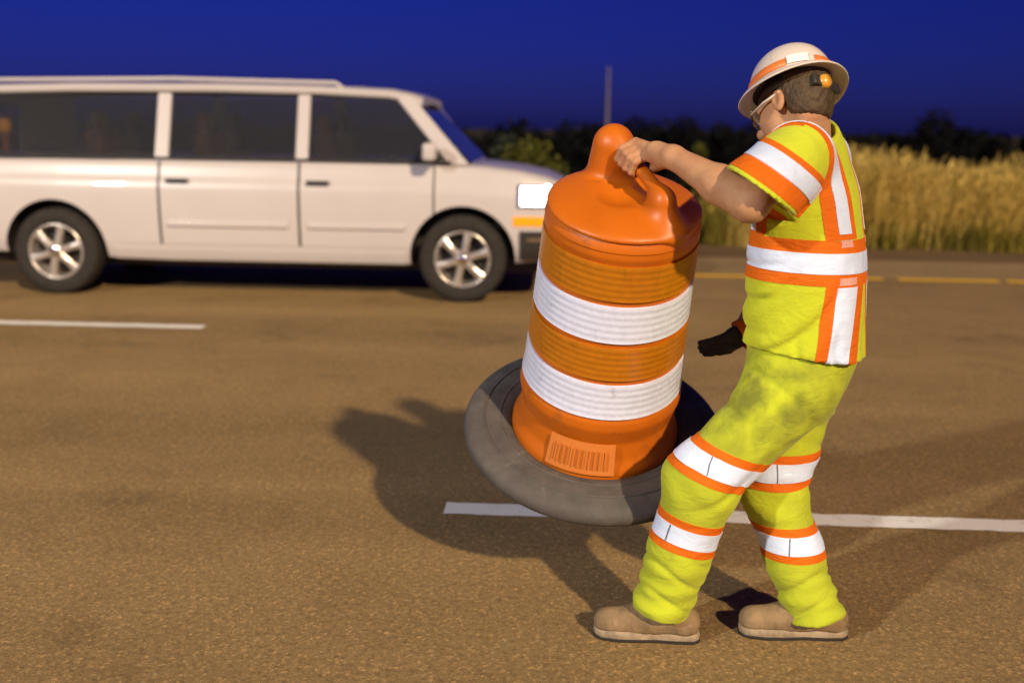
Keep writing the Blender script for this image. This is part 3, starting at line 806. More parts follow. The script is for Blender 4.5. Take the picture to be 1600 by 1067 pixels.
def slab(name, quad, th, m, parent, inward):
    """a plate with its outer face on quad, th thick towards inward"""
    q_ = [Vector(p) for p in quad]; n_ = (q_[1] - q_[0]).cross(q_[3] - q_[0]).normalized()
    if n_.dot(Vector(inward)) < 0: n_ = -n_
    bm = bmesh.new()
    a = [bm.verts.new(p) for p in q_]; b = [bm.verts.new(p + n_ * th) for p in q_]
    bm.faces.new(a); bm.faces.new(b[::-1])
    for i in range(4): bm.faces.new((a[i], a[(i + 1) % 4], b[(i + 1) % 4], b[i]))
    bmesh.ops.bevel(bm, geom=bm.edges[:], offset=min(.008, th * .3), segments=2, affect='EDGES')
    return bmo(name, bm, m, parent, sharp=40)
ZB, ZT, YB, YT = 1.215, 1.765, .935, .765
# roof
RS = [(-4.800, .70, 1.740), (-4.740, .745, 1.800), (-4.500, .765, 1.845), (-3.500, .77, 1.875), (-2.200, .77, 1.885), (-1.300, .77, 1.875), (-0.670, .765, 1.850), (-0.480, .755, 1.815), (-0.380, .735, 1.780)]
rr = []
for x_, hw, zt in RS:
    h = [(0, zt - .055), (hw - .05, zt - .085), (hw, zt - .09), (hw + .012, zt - .07), (hw - .005, zt - .04), (hw - .06, zt - .016), (hw * .6, zt - .003), (0, zt)]
    rr.append([(x_, -y, z) for y, z in h] + [(x_, y, z) for y, z in h[-2:0:-1]])
v, f = loft(rr); roof = pyd('roof', v, f, M['car_paint'], car, sharp=45)
for s in (-1, 1):
    v, f = tube([(-4.5, s * .71, 1.80), (-4.42, s * .71, 1.875), (-2.6, s * .71, 1.905), (-1.15, s * .71, 1.885), (-1.05, s * .71, 1.82)], .017, 8)
    pyd('roof_rail', v, f, M['car_paint'], roof, smooth=True)
XP = {'Ab': (-.12, .055), 'At': (-.62, -.47), 'B': (-1.47, -1.36), 'C': (-2.72, -2.60), 'Db': (-4.86, -4.15), 'Dt': (-4.74, -4.22)}
for s in (-1, 1):
    inn = (0, -s, -.3)
    P_ = lambda x_, t, d=0.0: (x_, s * (YB + (YT - YB) * t - d), ZB + (ZT - ZB) * t)
    def pil(name, b0_, b1, t0, t1, th=.07, m='car_paint'):
        return slab(name, [P_(b0_, -.03), P_(b1, -.03), P_(t1, 1.03), P_(t0, 1.03)], th, M[m], car, inn)
    pil('pillar', *XP['Ab'], *XP['At'])
    pil('pillar', *XP['B'], *XP['B'])
    pil('pillar', *XP['C'], *XP['C'])
    pil('pillar', *XP['Db'], *XP['Dt'])
    def gl(b0_, b1, t0, t1):
        return slab('side_window', [P_(b0_, .0, .016), P_(b1, .0, .016), P_(t1, 1.0, .016), P_(t0, 1.0, .016)], .006, M['car_glass'], car, inn)
    gl(-1.37, -.10, -1.37, -.60); gl(-2.61, -1.46, -2.61, -1.46); gl(-4.17, -2.71, -4.24, -2.71)
    # belt weatherstrip
    bm = bmesh.new(); box_bm(bm, (-2.2, s * (YB + .006), ZB + .006), (4.2, .03, .02), bev=.006); bmo('weatherstrip', bm, M['black_trim'], car, sharp=40)
    # door mirror
    bm = bmesh.new(); box_bm(bm, (-.27, s * 1.10, 1.31), (.11, .20, .15), bev=.035); mi = bmo('door_mirror', bm, M['car_paint'], car, sharp=50)
    bm = bmesh.new(); box_bm(bm, (-.328, s * 1.10, 1.31), (.006, .165, .115), bev=.002); bmo('mirror_glass', bm, M['chrome'], mi)
    bm = bmesh.new(); box_bm(bm, (-.25, s * .985, 1.25), (.06, .12, .035), bev=.01); bmo('mirror_arm', bm, M['black_trim'], mi)
slab('windscreen', [(.06, -.88, 1.222), (.06, .88, 1.222), (-.445, .72, 1.74), (-.445, -.72, 1.74)], .006, M['car_glass'], car, (-1, 0, -.5))
slab('rear_window', [(-4.86, -.82, 1.225), (-4.86, .82, 1.225), (-4.77, .70, 1.74), (-4.77, -.70, 1.74)], .006, M['car_glass'], car, (1, 0, 0))
# interior
bm = bmesh.new(); box_bm(bm, (-.27, 0, 1.16), (.42, 1.66, .16), bev=.05); bmo('dashboard', bm, M['black_trim'], car)
sv, sf = tube([(.19 * math.cos(a) * .35 - .72, -.42 + .19 * math.sin(a), 1.19 + .19 * math.cos(a)) for a in np.linspace(0, 6.283, 25)], .014, 7); pyd('steering_wheel', sv, sf, M['black_trim'], car)
for xs_ in (-1.25, -2.35, -3.35):
    for ys_ in (-.42, .42):
        bm = bmesh.new(); box_bm(bm, (xs_, ys_, 1.14), (.16, .52, .62), Matrix.Rotation(rad(-9), 3, 'Y'), bev=.06); st = bmo('seat_back', bm, M['seat'], car)
        bm = bmesh.new(); box_bm(bm, (xs_ - .07, ys_, 1.53), (.10, .27, .17), bev=.045); bmo('headrest', bm, M['seat'], st)
# wheels
def make_wheel(xw, s):
    y0 = s * 1.0
    def lat(prof, seg=56):
        v_, f_ = lathe([(r_, z_) for r_, z_ in prof], seg)
        return [(a, y0 - s * (c), b + 0) for a, b, c in v_], f_     # lathe z -> inwards
    w = empty('wheel', (xw, 0, TR_R)); w.parent = car
    v_, f_ = lat([(.245, .03), (.262, .008), (.30, .0), (.345, .004), (.372, .022), (.385, .05), (.385, .19), (.372, .22), (.33, .235), (.25, .225)])
    pyd('tyre', v_, f_, M['tyre'], w, sharp=60)
    v_, f_ = lat([(.250, .022), (.243, .012), (.232, .016), (.225, .04), (.215, .10), (.2, .2)]); rim = pyd('rim', v_, f_, M['alloy'], w)
    v_, f_ = lat([(.21, .14), (.0, .14)]); pyd('brake_disc', v_, f_, M['black_trim'], w)
    for k in range(6):
        a = k * math.pi / 3 + .3
        ring_ = []
        for r_, hw_, dz in ((.03, .036, .012), (.10, .030, .014), (.17, .030, .018), (.232, .042, .02)):
            cx_, cz_ = r_ * math.cos(a), r_ * math.sin(a); tx, tz_ = -math.sin(a), math.cos(a)
            ring_.append([(cx_ + tx * hw_, y0 - s * (dz + .012), cz_ + tz_ * hw_), (cx_ + tx * hw_ * .5, y0 - s * dz, cz_ + tz_ * hw_ * .5), (cx_ - tx * hw_ * .5, y0 - s * dz, cz_ - tz_ * hw_ * .5), (cx_ - tx * hw_, y0 - s * (dz + .012), cz_ - tz_ * hw_), (cx_ - tx * hw_, y0 - s * (dz + .05), cz_ - tz_ * hw_), (cx_ + tx * hw_, y0 - s * (dz + .05), cz_ + tz_ * hw_)])
        v_, f_ = loft(ring_); pyd('spoke', v_, f_, M['alloy'], w, sharp=35)
    v_, f_ = lat([(.055, .05), (.055, .012), (.04, .004), (.0, .002)], 24); pyd('hub_cap', v_, f_, M['chrome'], w)
for xw in (0, -WB):
    for s in (-1, 1): make_wheel(xw, s)
bm = bmesh.new(); box_bm(bm, (-1.9, 0, .30), (5.2, 1.2, .14), bev=.03); bmo('underbody', bm, M['black_trim'], car)

# amber warning light on a post on the far shoulder, seen through the rear window
p0 = at(6, 193, 12.6)
wlp = empty('warning_light', (float(p0[0]), 12.6, 0), 'amber warning light on a post seen through the rear window at the left edge', 'warning light')
v, f = lathe([(0, 0), (.2, 0), (.2, .04), (.03, .06), (.025, p0[2] - .1), (0, p0[2] - .1)], 16); pyd('post', v, f, M['orange'], wlp, sharp=40)
v, f = lathe([(0, p0[2] - .1), (.06, p0[2] - .1), (.07, p0[2]), (.05, p0[2] + .05), (0, p0[2] + .06)], 16); pyd('lamp', v, f, M['amber_lamp'], wlp)

# ================================================================== THE WORKER
fB = unit((-.90, .43, 0)); lB = np.array([-fB[1], fB[0], 0])          # where the body faces, its left
UP = np.array([0, 0, 1.0])
pelvis = at(1258, 575, 3.06)
Lhip = pelvis + lB * .09 + (0, 0, -.02); Rhip = pelvis - lB * .09 - np.array([.025, 0, .02])
Lknee = at(1096, 752, 2.93); Lank = at(1032, 948, 2.97)
Rknee = at(1208, 768, 3.09); Rank = at(1266, 945, 3.035)
Lsh = at(1234, 255, 2.89); Rsh = at(1278, 250, 3.18)
Lelb = at(1172, 317, 2.74)
base = np.array([float(pelvis[0]) - .1, 3.02, 0.0])
person = empty('person', base, 'worker in lime green high visibility shirt and trousers and white hard hat carrying a drum', 'person')
hatC = at(1238, 145, 3.02)
th, pt_, rl = rad(47), rad(27), rad(16)
fh = np.array([-math.cos(th) * math.cos(pt_), math.sin(th) * math.cos(pt_), -math.sin(pt_)])
l0 = np.array([-math.sin(th), -math.cos(th), 0]); u0 = np.cross(fh, l0)
lh = math.cos(rl) * l0 + math.sin(rl) * u0; uh = np.cross(fh, lh)
HA = np.stack([fh, lh, uh])                                           # head axes
def HD(a, b, c): return hatC + fh * a + lh * b + uh * c
neck0 = at(1268, 226, 3.06)
# grip on the drum's handle
hA = D(-.035, .14, 1.005); hB = D(.09, -.105, .948)
bar_d = unit(hB - hA)
grip = hA + (hB - hA) * .42
wrist = at(1052, 246, 2.94)
up_bar = unit(ax_ - bar_d * (ax_ @ bar_d))
out_d = np.cross(bar_d, up_bar)                                       # across the bar
if out_d[0] > 0: out_d = -out_d                                       # away from the worker (left)
def finger_chain(k):
    """knuckle and joints of finger k (0 index .. 3 little) wrapped round the bar"""
    s = (-.034 + k * .0225)
    ln = [1.0, 1.06, 1.0, .82][k]
    c = grip + bar_d * s
    kn = c - out_d * .012 + up_bar * .043
    j1 = c + out_d * .030 * ln + up_bar * .030
    j2 = c + out_d * .036 * ln - up_bar * .006
    j3 = c + out_d * .012 - up_bar * .028 * ln
    return kn, j1, j2, j3
fing = [finger_chain(k) for k in range(4)]
palm = np.mean([f_[0] for f_ in fing], 0)
Rel = at(1215, 420, 3.34); Rwr = at(1172, 494, 3.30); Rhand = at(1150, 527, 3.28)

def body_sdf(p):
    d = ell(p, HD(-.012, 0, .0), HA, (.095, .075, .102))                       # skull
    d = smin(d, ell(p, HD(.045, 0, -.07), HA, (.058, .062, .085)), .03)         # face
    d = smin(d, ell(p, HD(.070, 0, -.152), HA, (.030, .036, .028)), .03)        # chin
    d = smin(d, cone(p, HD(.100, 0, -.035), HD(.122, 0, -.072), .010, .016), .012)   # nose
    d = smin(d, cone(p, HD(.085, .035, -.022), HD(.085, -.035, -.022), .014, .014), .02)   # brow
    for s in (1, -1):
        d = smin(d, ell(p, HD(.072, s * .030, -.068), HA, (.022, .024, .018)), .015)   # cheek
        d = smax(d, -ell(p, HD(.094, s * .030, -.044), HA, (.012, .016, .010)), .008)   # eye socket
        d = smin(d, ell(p, HD(.084, s * .030, -.044), HA, (.012, .012, .012)), .003)    # eye
        e = ell(p, HD(-.008, s * .080, -.055), HA, (.021, .009, .033))          # ear
        e = smax(e, -ell(p, HD(-.004, s * .089, -.052), HA, (.011, .006, .019)), .004)
        d = smin(d, e, .008)
    d = smax(d, -cone(p, HD(.108, .022, -.105), HD(.108, -.022, -.105), .004, .004), .006)   # mouth line
    d = smin(d, cone(p, HD(-.040, 0, -.075), neck0 + (0, 0, -.06), .058, .060), .02)   # neck
    # trunk and legs, under the clothes
    d = smin(d, cone(p, neck0 + (0, 0, -.19) + fB * .02, pelvis + (0, 0, .05), .095, .105), .05)
    d = smin(d, cone(p, Lsh - UP * .035, Rsh - UP * .05, .048, .048), .05)
    for h, k, a in ((Lhip, Lknee, Lank), (Rhip, Rknee, Rank)):
        d = smin(d, cone(p, h, k, .080, .055), .04); d = smin(d, cone(p, k, a, .054, .036), .02)
    # left arm
    d = smin(d, cone(p, Lsh, Lelb, .054, .050), .03)
    fm = Lelb * .62 + wrist * .38
    d = smin(d, cone(p, Lelb, fm, .048, .051), .02)
    d = smin(d, cone(p, fm, wrist, .049, .031), .02)
    # left hand: palm, fingers, thumb
    d = smin(d, cone(p, wrist, palm * .55 + wrist * .45 - out_d * .004, .030, .033), .02)
    for k in range(4):
        kn, j1, j2, j3 = fing[k]
        d = smin(d, cone(p, wrist * .45 + kn * .55, kn, .017, .0150), .010)
        g = cone(p, kn, j1, .0125, .0110)
        g = smin(g, cone(p, j1, j2, .0108, .0098), .004)
        g = smin(g, cone(p, j2, j3, .0096, .0082), .004)
        d = smin(d, g, .006)
    tb = wrist * .55 + palm * .45 + bar_d * .030 - up_bar * .01
    t1 = grip + bar_d * .045 - out_d * .034 + up_bar * .006
    t2 = grip + bar_d * .030 - out_d * .012 - up_bar * .030
    d = smin(d, smin(cone(p, tb, t1, .018, .0135), cone(p, t1, t2, .0125, .010), .005), .012)
    # right arm
    d = smin(d, cone(p, Rsh, Rel, .050, .044), .03); d = smin(d, cone(p, Rel, Rwr, .043, .028), .02)
    d = smin(d, cone(p, Rwr, Rhand, .026, .030), .012)
    return d
V, F = nets(body_sdf, (.02, 2.55, -.0), (1.06, 3.5, 1.86), .0052, slack=1.25)
V = relax(V, F, 1, .4)
part('body', V, F, M['skin'], person)

# ---- hair: short back and sides
def hair_sdf(p):
    d = ell(p, HD(-.018, 0, .002), HA, (.0985, .0800, .108))
    d = smin(d, ell(p, HD(-.050, 0, -.060), HA, (.056, .068, .075)), .03)
    d = smax(d, plane(p, HD(.012, 0, -.03), fh * .9 - uh * .45), .01)            # hairline at the temples
    d = smax(d, plane(p, HD(-.05, 0, -.108), -uh + fh * .25), .008)               # nape
    for s in (1, -1): d = smax(d, -ell(p, HD(-.002, s * .088, -.060), HA, (.026, .022, .040)), .006)
    n = .0014 * np.sin(p @ (fh * 300 + uh * 90)) * np.sin(p @ (lh * 260 + uh * 140)) + .001 * np.sin(p @ (fh * 610 - lh * 420))
    return d + n
V, F = nets(hair_sdf, hatC - .17, hatC + .17, .004); part('hair', V, F, M['hair'], person)

# ---- hard hat
hat = empty('hard_hat', (0, 0, 0)); hat.parent = person
hm = np.eye(4); hm[:3, 0], hm[:3, 1], hm[:3, 2], hm[:3, 3] = fh, lh, uh, hatC - base
hat.matrix_local = Matrix(hm.tolist()) @ Matrix.Diagonal((.955, .955, .97, 1))
seg = 72
def ring_pts(rx, ry, z, dz=0.0): return [(rx * math.cos(2 * math.pi * k / seg), ry * math.sin(2 * math.pi * k / seg), z + dz * math.cos(4 * math.pi * k / seg)) for k in range(seg)]
prof = []
for t in np.linspace(0, 1, 16):
    a = t * math.pi / 2
    prof.append((.126 * math.cos(a) ** .82, .110 * math.cos(a) ** .82, .018 + .118 * math.sin(a)))
shell = [ring_pts(max(a, .001), max(b, .001), c) for a, b, c in prof]
v, f = loft(shell, False); sh = pyd('shell', v, f, M['hat'], hat)
rdg = [(.02 * math.cos(0), y_, 0) for y_ in (0,)]
v, f = tube([(.118 * math.cos(a), 0, .018 + .1185 * math.sin(a)) for a in np.linspace(.25, 2.9, 24)], [.004] + [.0085] * 22 + [.004], 8); pyd('ridge', v, f, M['hat'], sh)
brim = [ring_pts(.122, .106, .020), ring_pts(.129, .113, .016), ring_pts(.142, .126, .011, .003), ring_pts(.155, .137, .004, .006), ring_pts(.1615, .1425, -.003, .008), ring_pts(.1640, .1450, -.007, .008), ring_pts(.1625, .1435, -.010, .008), ring_pts(.155, .136, -.003, .006), ring_pts(.140, .124, .005, .003), ring_pts(.119, .103, .012)]
v, f = loft(brim, False); pyd('brim', v, f, M['hat'], hat)
tp = [ring_pts(.1275, .1115, .021), ring_pts(.1290, .1130, .022), ring_pts(.1275, .1115, .044), ring_pts(.1255, .1095, .0445)]
v, f = loft(tp, False); keepf = []
nf = seg
for i, q in enumerate(f):
    ang = (i % seg) * 360 / seg
    if not (118 < ang < 158): keepf.append(q)
pyd('orange_tape', v, keepf, M['hat_tape'], hat)
st = []
for zz_ in (.024, .05):
    for a in np.linspace(rad(122), rad(150), 7): st.append(((.1295 - .05 * (zz_ - .024)) * math.cos(a), (.1135 - .05 * (zz_ - .024)) * math.sin(a), zz_))
pyd('sticker', st, [(i, i + 1, 8 + i, 7 + i) for i in range(6)], M['white_paint'], hat)
# suspension: head band and ratchet knob at the nape
sb = [ring_pts(.104, .086, -.020), ring_pts(.106, .088, -.020), ring_pts(.106, .088, .012), ring_pts(.104, .086, .012)]
v, f = loft(sb + [sb[0]], False); sus = pyd('head_band', v, f, M['dark_plastic'], hat)
kp = np.array([-.118, .012, -.034])
v, f = lathe([(0, -.012), (.020, -.012), (.021, .004), (.016, .014), (0, .016)], 20)
rot = np.array([[0, 0, -1], [0, 1, 0], [1, 0, 0]], float)
pyd('ratchet_knob', v @ rot.T + kp, f, M['knob'], sus)
bm = bmesh.new(); box_bm(bm, (-.112, 0, -.034), (.018, .11, .034), bev=.006); bmo('ratchet_housing', bm, M['dark_plastic'], sus)

# ---- safety glasses
gl_ = empty('safety_glasses', (0, 0, 0)); gl_.parent = person; gl_.matrix_local = Matrix(hm.tolist())
for s in (1, -1):
    v, f = tube([(-.02, s * .083, -.036), (.04, s * .080, -.036), (.098, s * .066, -.040)], .0035, 6); pyd('temple_arm', v, f, M['hat'], gl_)
    lv = []
    for zz_ in (-.028, -.064):
        for a in np.linspace(0, 1, 6): lv.append((.118 - .022 * a * a, s * (.006 + .060 * a), zz_ + .004 * a))
    o = pyd('lens', lv, [(i, i + 1, 7 + i, 6 + i) for i in range(5)], M['lens'], gl_)
    md = o.modifiers.new('s', 'SOLIDIFY'); md.thickness = .0025
v, f = tube([(.100, -.062, -.028), (.121, 0, -.027), (.100, .062, -.028)], .003, 6); pyd('brow_bar', v, f, M['hat'], gl_)

# ---- shirt
def fold(p, k, seed, amp):
    r = np.random.default_rng(seed); o = np.zeros(len(p))
    for i in range(5):
        d = unit(r.normal(0, 1, 3)); d2 = unit(r.normal(0, 1, 3)); ph = r.uniform(0, 6.28, 2)
        o += np.sin(p @ d * k * r.uniform(.6, 1.5) + ph[0] + 1.8 * np.sin(p @ d2 * k * .45 + ph[1]))
    return o * amp / 3
def crease(x, k=9.0): return np.exp(-k * np.sin(x) ** 2)
SHR = [  # pixel y, centre x, half width px, side half width m
    (600, 1254, 95, .185), (555, 1254, 94.5, .190), (480, 1257, 94, .190), (420, 1259, 93, .195), (340, 1261, 86, .195), (290, 1263, 79, .190), (250, 1263, 66, .165), (226, 1264, 50, .125), (208, 1265, 36, .085)]
def ring_table(rows_, Y):
    o = []
    for y_, cx_, s_, a_ in rows_:
        c = at(cx_, y_, Y); m1 = at(cx_ + s_, y_, Y)[0] - c[0]
        b_ = math.sqrt(max(m1 ** 2 - (a_ * abs(lB[0])) ** 2, .0025)) / abs(fB[0])
        o.append((c[2], c[0], c[1], a_, b_))
    o.sort(); return np.array(o).T
ts = smooth_tab(*ring_table(SHR, 3.05))
slv_ax = unit(Lelb - Lsh); slv_end = Lsh + (Lelb - Lsh) * .86
sn = unit(at(1196, 300, 2.85) - at(1233, 251, 2.85))
slv_cut = at(1193, 306, 2.80)
rs_ax = unit(Rel - Rsh); rs_end = Rsh + rs_ax * .26
hem_c = at(1255, 549, 3.0); hem_n = unit((.11, 0, 1))
def shirt_sdf(p):
    t = rings_sdf(p, ts[0], ts[1], ts[2], ts[3], ts[4], fB, lB, 2.3)
    t = smax(t, p[:, 2] - ts[0][-1] + .004, .02)
    # drape: hem flares, folds pull from the left armpit
    zz_ = p[:, 2]
    t = t + fold(p, 16, 3, .0042) + .0035 * np.sin((p @ (UP * .75 + fB * .66)) * 62 + 2 * np.sin(p @ lB * 11)) * np.clip((1.12 - zz_) / .15, 0, 1) * np.clip((p - pelvis) @ (fB * .6 + lB * .8) * 8, 0, 1)
    img = p @ unit(R_ * .62 - UP * .78)
    low = np.clip((1.17 - zz_) / .12, 0, 1); fr = np.clip(((p - pelvis) @ (fB * .75 + lB * .65) + .06) * 7, 0, 1)
    t = t + .0085 * crease(img * 24 + 1.1 * np.sin(p @ unit(R_ + UP * .8) * 9) + .8) * low * fr
    t = t + .0070 * crease(img * 41 + 1.6 * np.sin(p @ R_ * 13)) * np.clip((1.30 - zz_) / .1, 0, 1) * np.clip((p - pelvis) @ fB * 8, 0, 1)
    t = t + .006 * crease((p @ R_) * 30 + .9 * np.sin(zz_ * 15)) * np.clip((1.02 - zz_) / .1, 0, 1)
    yoke = cone(p, Lsh * .72 + Rsh * .28 + (0, 0, .0), Rsh * .72 + Lsh * .28, .076, .070)
    t = smin(t, yoke, .06)
    L = cone(p, Lsh - slv_ax * .03 + (.01, 0.01, 0), slv_end + slv_ax * .08, .096, .112)
    L = L + .0018 * np.sin(p @ unit(slv_ax + UP * .4) * 38 + 2 * np.sin(p @ UP * 12))
    Rr = cone(p, Rsh, rs_end + rs_ax * .08, .090, .100)
    sh_ = smin(smin(t, L, .022), Rr, .03)
    # open ends
    ends = smax(plane(p, slv_cut, sn), .0 * L - 1, .001)
    nearL = (p - Lsh) @ slv_ax > .06
    sh_ = np.where(nearL & (L < .035), np.maximum(sh_, plane(p, slv_cut, sn)), sh_)
    nearR = (p - Rsh) @ rs_ax > .10
    sh_ = np.where(nearR & (Rr < .03) & (t > .02), np.maximum(sh_, plane(p, rs_end, rs_ax)), sh_)
    cavL = smax(cone(p, slv_end - slv_ax * .03, slv_end + slv_ax * .1, .085, .099), -plane(p, slv_end - slv_ax * .09, slv_ax), .01)
    sh_ = np.maximum(sh_, -cavL)
    sh_ = np.maximum(sh_, -plane(p, hem_c, hem_n))
    # neck opening
    nx = unit(HD(-.03, 0, -.06) - neck0)
    col = cone(p, neck0 - nx * .02, neck0 + nx * .035, .086, .078)
    sh_ = smin(sh_, np.maximum(col, plane(p, neck0 + nx * .036, nx)), .035)
    sh_ = smax(sh_, -cone(p, neck0 + nx * .02, neck0 + nx * .2, .066, .074), .005)
    return sh_
SV, SF = nets(shirt_sdf, (.30, 2.55, .82), (1.05, 3.5, 1.62), .0058, slack=1.5)
SV = relax(SV, SF, 1, .5)
shirt = part('shirt', SV, SF, M['shirt'], person)
zc = float(at(1258, 403, 3.0)[2])
def band(name, planes, off, m, parent, V_=None, F_=None, keep=None): return slice_part(name, SV if V_ is None else V_, SF if F_ is None else F_, planes, off, M[m], parent, org=base, keep=keep)
ctr = np.array([float(at(1258, 400, 3.05)[0]), 3.05, 0])
torso_keep = lambda c: (np.abs((c - ctr) @ lB) < .26)
tz_n = unit((.03, 0, 1))
band('orange_trim', [((ctr[0], 3.05, zc - .061), tz_n), ((ctr[0], 3.05, zc + .063), -tz_n)], .0018, 'trim', shirt, keep=torso_keep)
band('reflective_stripe', [((ctr[0], 3.05, zc - .028), tz_n), ((ctr[0], 3.05, zc + .028), -tz_n)], .0040, 'stripe', shirt, keep=torso_keep)
def vstripe(u_lo, u_hi, front, z0, z1, off, m, name, tilt=0.0):
    n1 = unit(lB + UP * tilt); fd = fB if front else -fB
    for s in (1, -1):
        cpt = ctr + np.array([0, 0, 1.1])
        nn = unit(lB * s + UP * tilt)
        pl2 = [(cpt + lB * s * u_lo, nn), (cpt + lB * s * u_hi, -nn), ((0, 0, z0), (0, 0, 1)), ((0, 0, z1), (0, 0, -1)), (ctr + fd * (-.015 if z1 > 1.4 else .02), fd)]
        band(name, pl2, off, m, shirt, keep=lambda c: (np.abs((c - ctr) @ lB) < .23) & (c[:, 2] > .87))
zt_ = 1.60
for fr in (False, True):
    du = .012 if fr else 0.0
    vstripe(.040 + du, .155 + du, fr, zc + .063, zt_, .0017, 'trim', 'orange_trim', -.06)
    vstripe(.072 + du, .122 + du, fr, zc + .078, zt_, .0040, 'stripe', 'reflective_stripe', -.06)
# lower back stripes: slabs across the back quarter of each side
def qstripe(px0, px1, z0, z1, off, m, name):
    mW = unit(np.array([W_[0], W_[1], 0])); mR = unit(np.array([R_[0], R_[1], 0]))
    for s in (1, -1):
        flip = lambda w: fB * (w @ fB) + s * lB * (w @ lB)
        nR = unit(flip(mR) + UP * -.075); nF = flip(-mW)
        c0 = ctr + np.array([0, 0, float(at(1300, 495, 3.0)[2])])
        d0, d1 = [(at(px_, 495, 2.96) - ctr) @ mR for px_ in (px0, px1)]
        band(name, [(c0 + flip(mR) * d0, nR), (c0 + flip(mR) * d1, -nR), ((0, 0, z0), (0, 0, 1)), ((0, 0, z1), (0, 0, -1)), (ctr, nF)], off, m, shirt, keep=lambda c: c[:, 2] > .87)
qstripe(1266, 1339, .86, zc - .061, .0017, 'trim', 'orange_trim')
qstripe(1285, 1321, .872, zc - .066, .0040, 'stripe', 'reflective_stripe')
qstripe(1287, 1319, zc - .060, zc - .040, .0032, 'mesh_patch', 'mesh_patch')
vstripe(.074, .120, False, zc + .042, zc + .062, .0032, 'mesh_patch', 'mesh_patch', -.06)
slv_keep = lambda c: ((c - Lsh) @ sn > -.08) & ((c - Lsh) @ lB > -.10) & (c[:, 2] > 1.24)
d_end = float((slv_end - Lsh) @ sn)
te = unit(at(1247, 347, 2.85) - at(1140, 265, 2.85))
def sband(a, b, off, m, name):
    band(name, [(slv_cut - sn * b, sn), (slv_cut - sn * a, -sn), (slv_cut + te * (.126 if m == 'trim' else .122), -te)], off, m, shirt, keep=lambda c: slv_keep(c) & (((c - ctr) @ lB > .165)))
sband(.012, .128, .0017, 'trim', 'orange_trim'); sband(.058, .108, .0040, 'stripe', 'reflective_stripe')

# ---- trousers
TRS = [(640, 1232, 66, .14), (600, 1243, 78, .16), (555, 1254, 86, .175), (500, 1257, 84, .17)]
tt = smooth_tab(*ring_table(TRS, 3.06))
Lc = Lank + unit(Lank - Lknee) * .012; Rc = Rank + unit(Rank - Rknee) * .034
def leg(p, h, k, a, rh, rk, rm, ra, seed):
    mid = k * .45 + a * .55
    d = cone(p, h, k, rh, rk)
    d = smin(d, cone(p, k, mid, rk, rm), .05)
    d = smin(d, cone(p, mid, a + unit(a - k) * .05, rm, ra), .04)
    ax2 = unit(a - k); s = (p - k) @ ax2
    n = fold(p, 20, seed, .0046)
    n += .0042 * np.sin(s * 95 + 2.2 * np.sin(p @ fB * 16 + seed) + 1.3 * np.sin(p @ lB * 21)) * np.clip((s - .22) / .12, 0, 1)
    n += .0035 * np.sin((p @ unit(ax2 + fB * .9)) * 60 + seed) * np.clip(1 - np.abs(s) / .14, 0, 1)
    n += .0095 * crease(s * 34 + 1.3 * np.sin(p @ fB * 13 + seed) + .9 * np.sin(p @ lB * 17 + 2)) * np.clip((s - .17) / .1, 0, 1)
    n += .0100 * crease((p @ unit(UP + fB * .5)) * 26 + 1.2 * np.sin(p @ R_ * 12 + seed)) * np.clip(1 - np.abs(s + .02) / .16, 0, 1) * np.clip(-((p - k) @ fB) * 12 + .6, 0, 1)
    n += .0080 * crease((p @ unit(fB * .5 - UP * .6 + lB * .3)) * 22 + 1.5 * np.sin(p @ UP * 9 + seed)) * np.clip((-s - .12) / .1, 0, 1)
    return d + n
def trousers_sdf(p):
    t = rings_sdf(p, tt[0], tt[1], tt[2], tt[3], tt[4], fB, lB, 2.2)
    t = np.maximum(t, tt[0][0] - p[:, 2])
    a = leg(p, Lhip + (-.012, 0, -.02), Lknee, Lank, .118, .104, .090, .088, 1)
    a = np.maximum(a, plane(p, Lc, unit(Lank - Lknee) * .5 + np.array([0, 0, -1]) * .5))
    b = leg(p, Rhip + (0, 0, -.02), Rknee, Rank, .110, .092, .085, .092, 2)
    b = np.maximum(b, plane(p, Rc, unit(Rank - Rknee) * .5 + np.array([0, 0, -1]) * .5))
    d = smin(smin(a, b, .02), t + fold(p, 18, 8, .004), .06)
    d = np.maximum(d, p[:, 2] - .99)
    return d
TV, TF = nets(trousers_sdf, (.10, 2.6, .02), (1.05, 3.45, 1.02), .0062, slack=1.5)
TV = relax(TV, TF, 1, .5)
trousers = part('trousers', TV, TF, M['trousers'], person)
def leg_bands(k, h, a, spots, keep):
    for c, nrm in spots:
        nrm = unit(nrm)
        band('orange_trim', [(c - nrm * .052, nrm), (c + nrm * .052, -nrm)], .0020, 'trim', trousers, TV, TF, keep)
        band('reflective_stripe', [(c - nrm * .027, nrm), (c + nrm * .027, -nrm)], .0044, 'stripe', trousers, TV, TF, keep)
dist_to = lambda c, a, b: cone(c, a, b, 0, 0)
keepL = lambda c: dist_to(c, Lhip, Lknee) * 0 + np.minimum(dist_to(c, Lhip, Lknee), dist_to(c, Lknee, Lank)) < np.minimum(dist_to(c, Rhip, Rknee), dist_to(c, Rknee, Rank)) * 1.0
keepR = lambda c: ~keepL(c)
leg_bands(Lknee, Lhip, Lank, [(at(1112, 716, 2.93), -(at(1078, 790, 2.93) - at(1112, 716, 2.93))), (at(1066, 822, 2.95), -(at(1040, 905, 2.95) - at(1066, 822, 2.95)))], keepL)
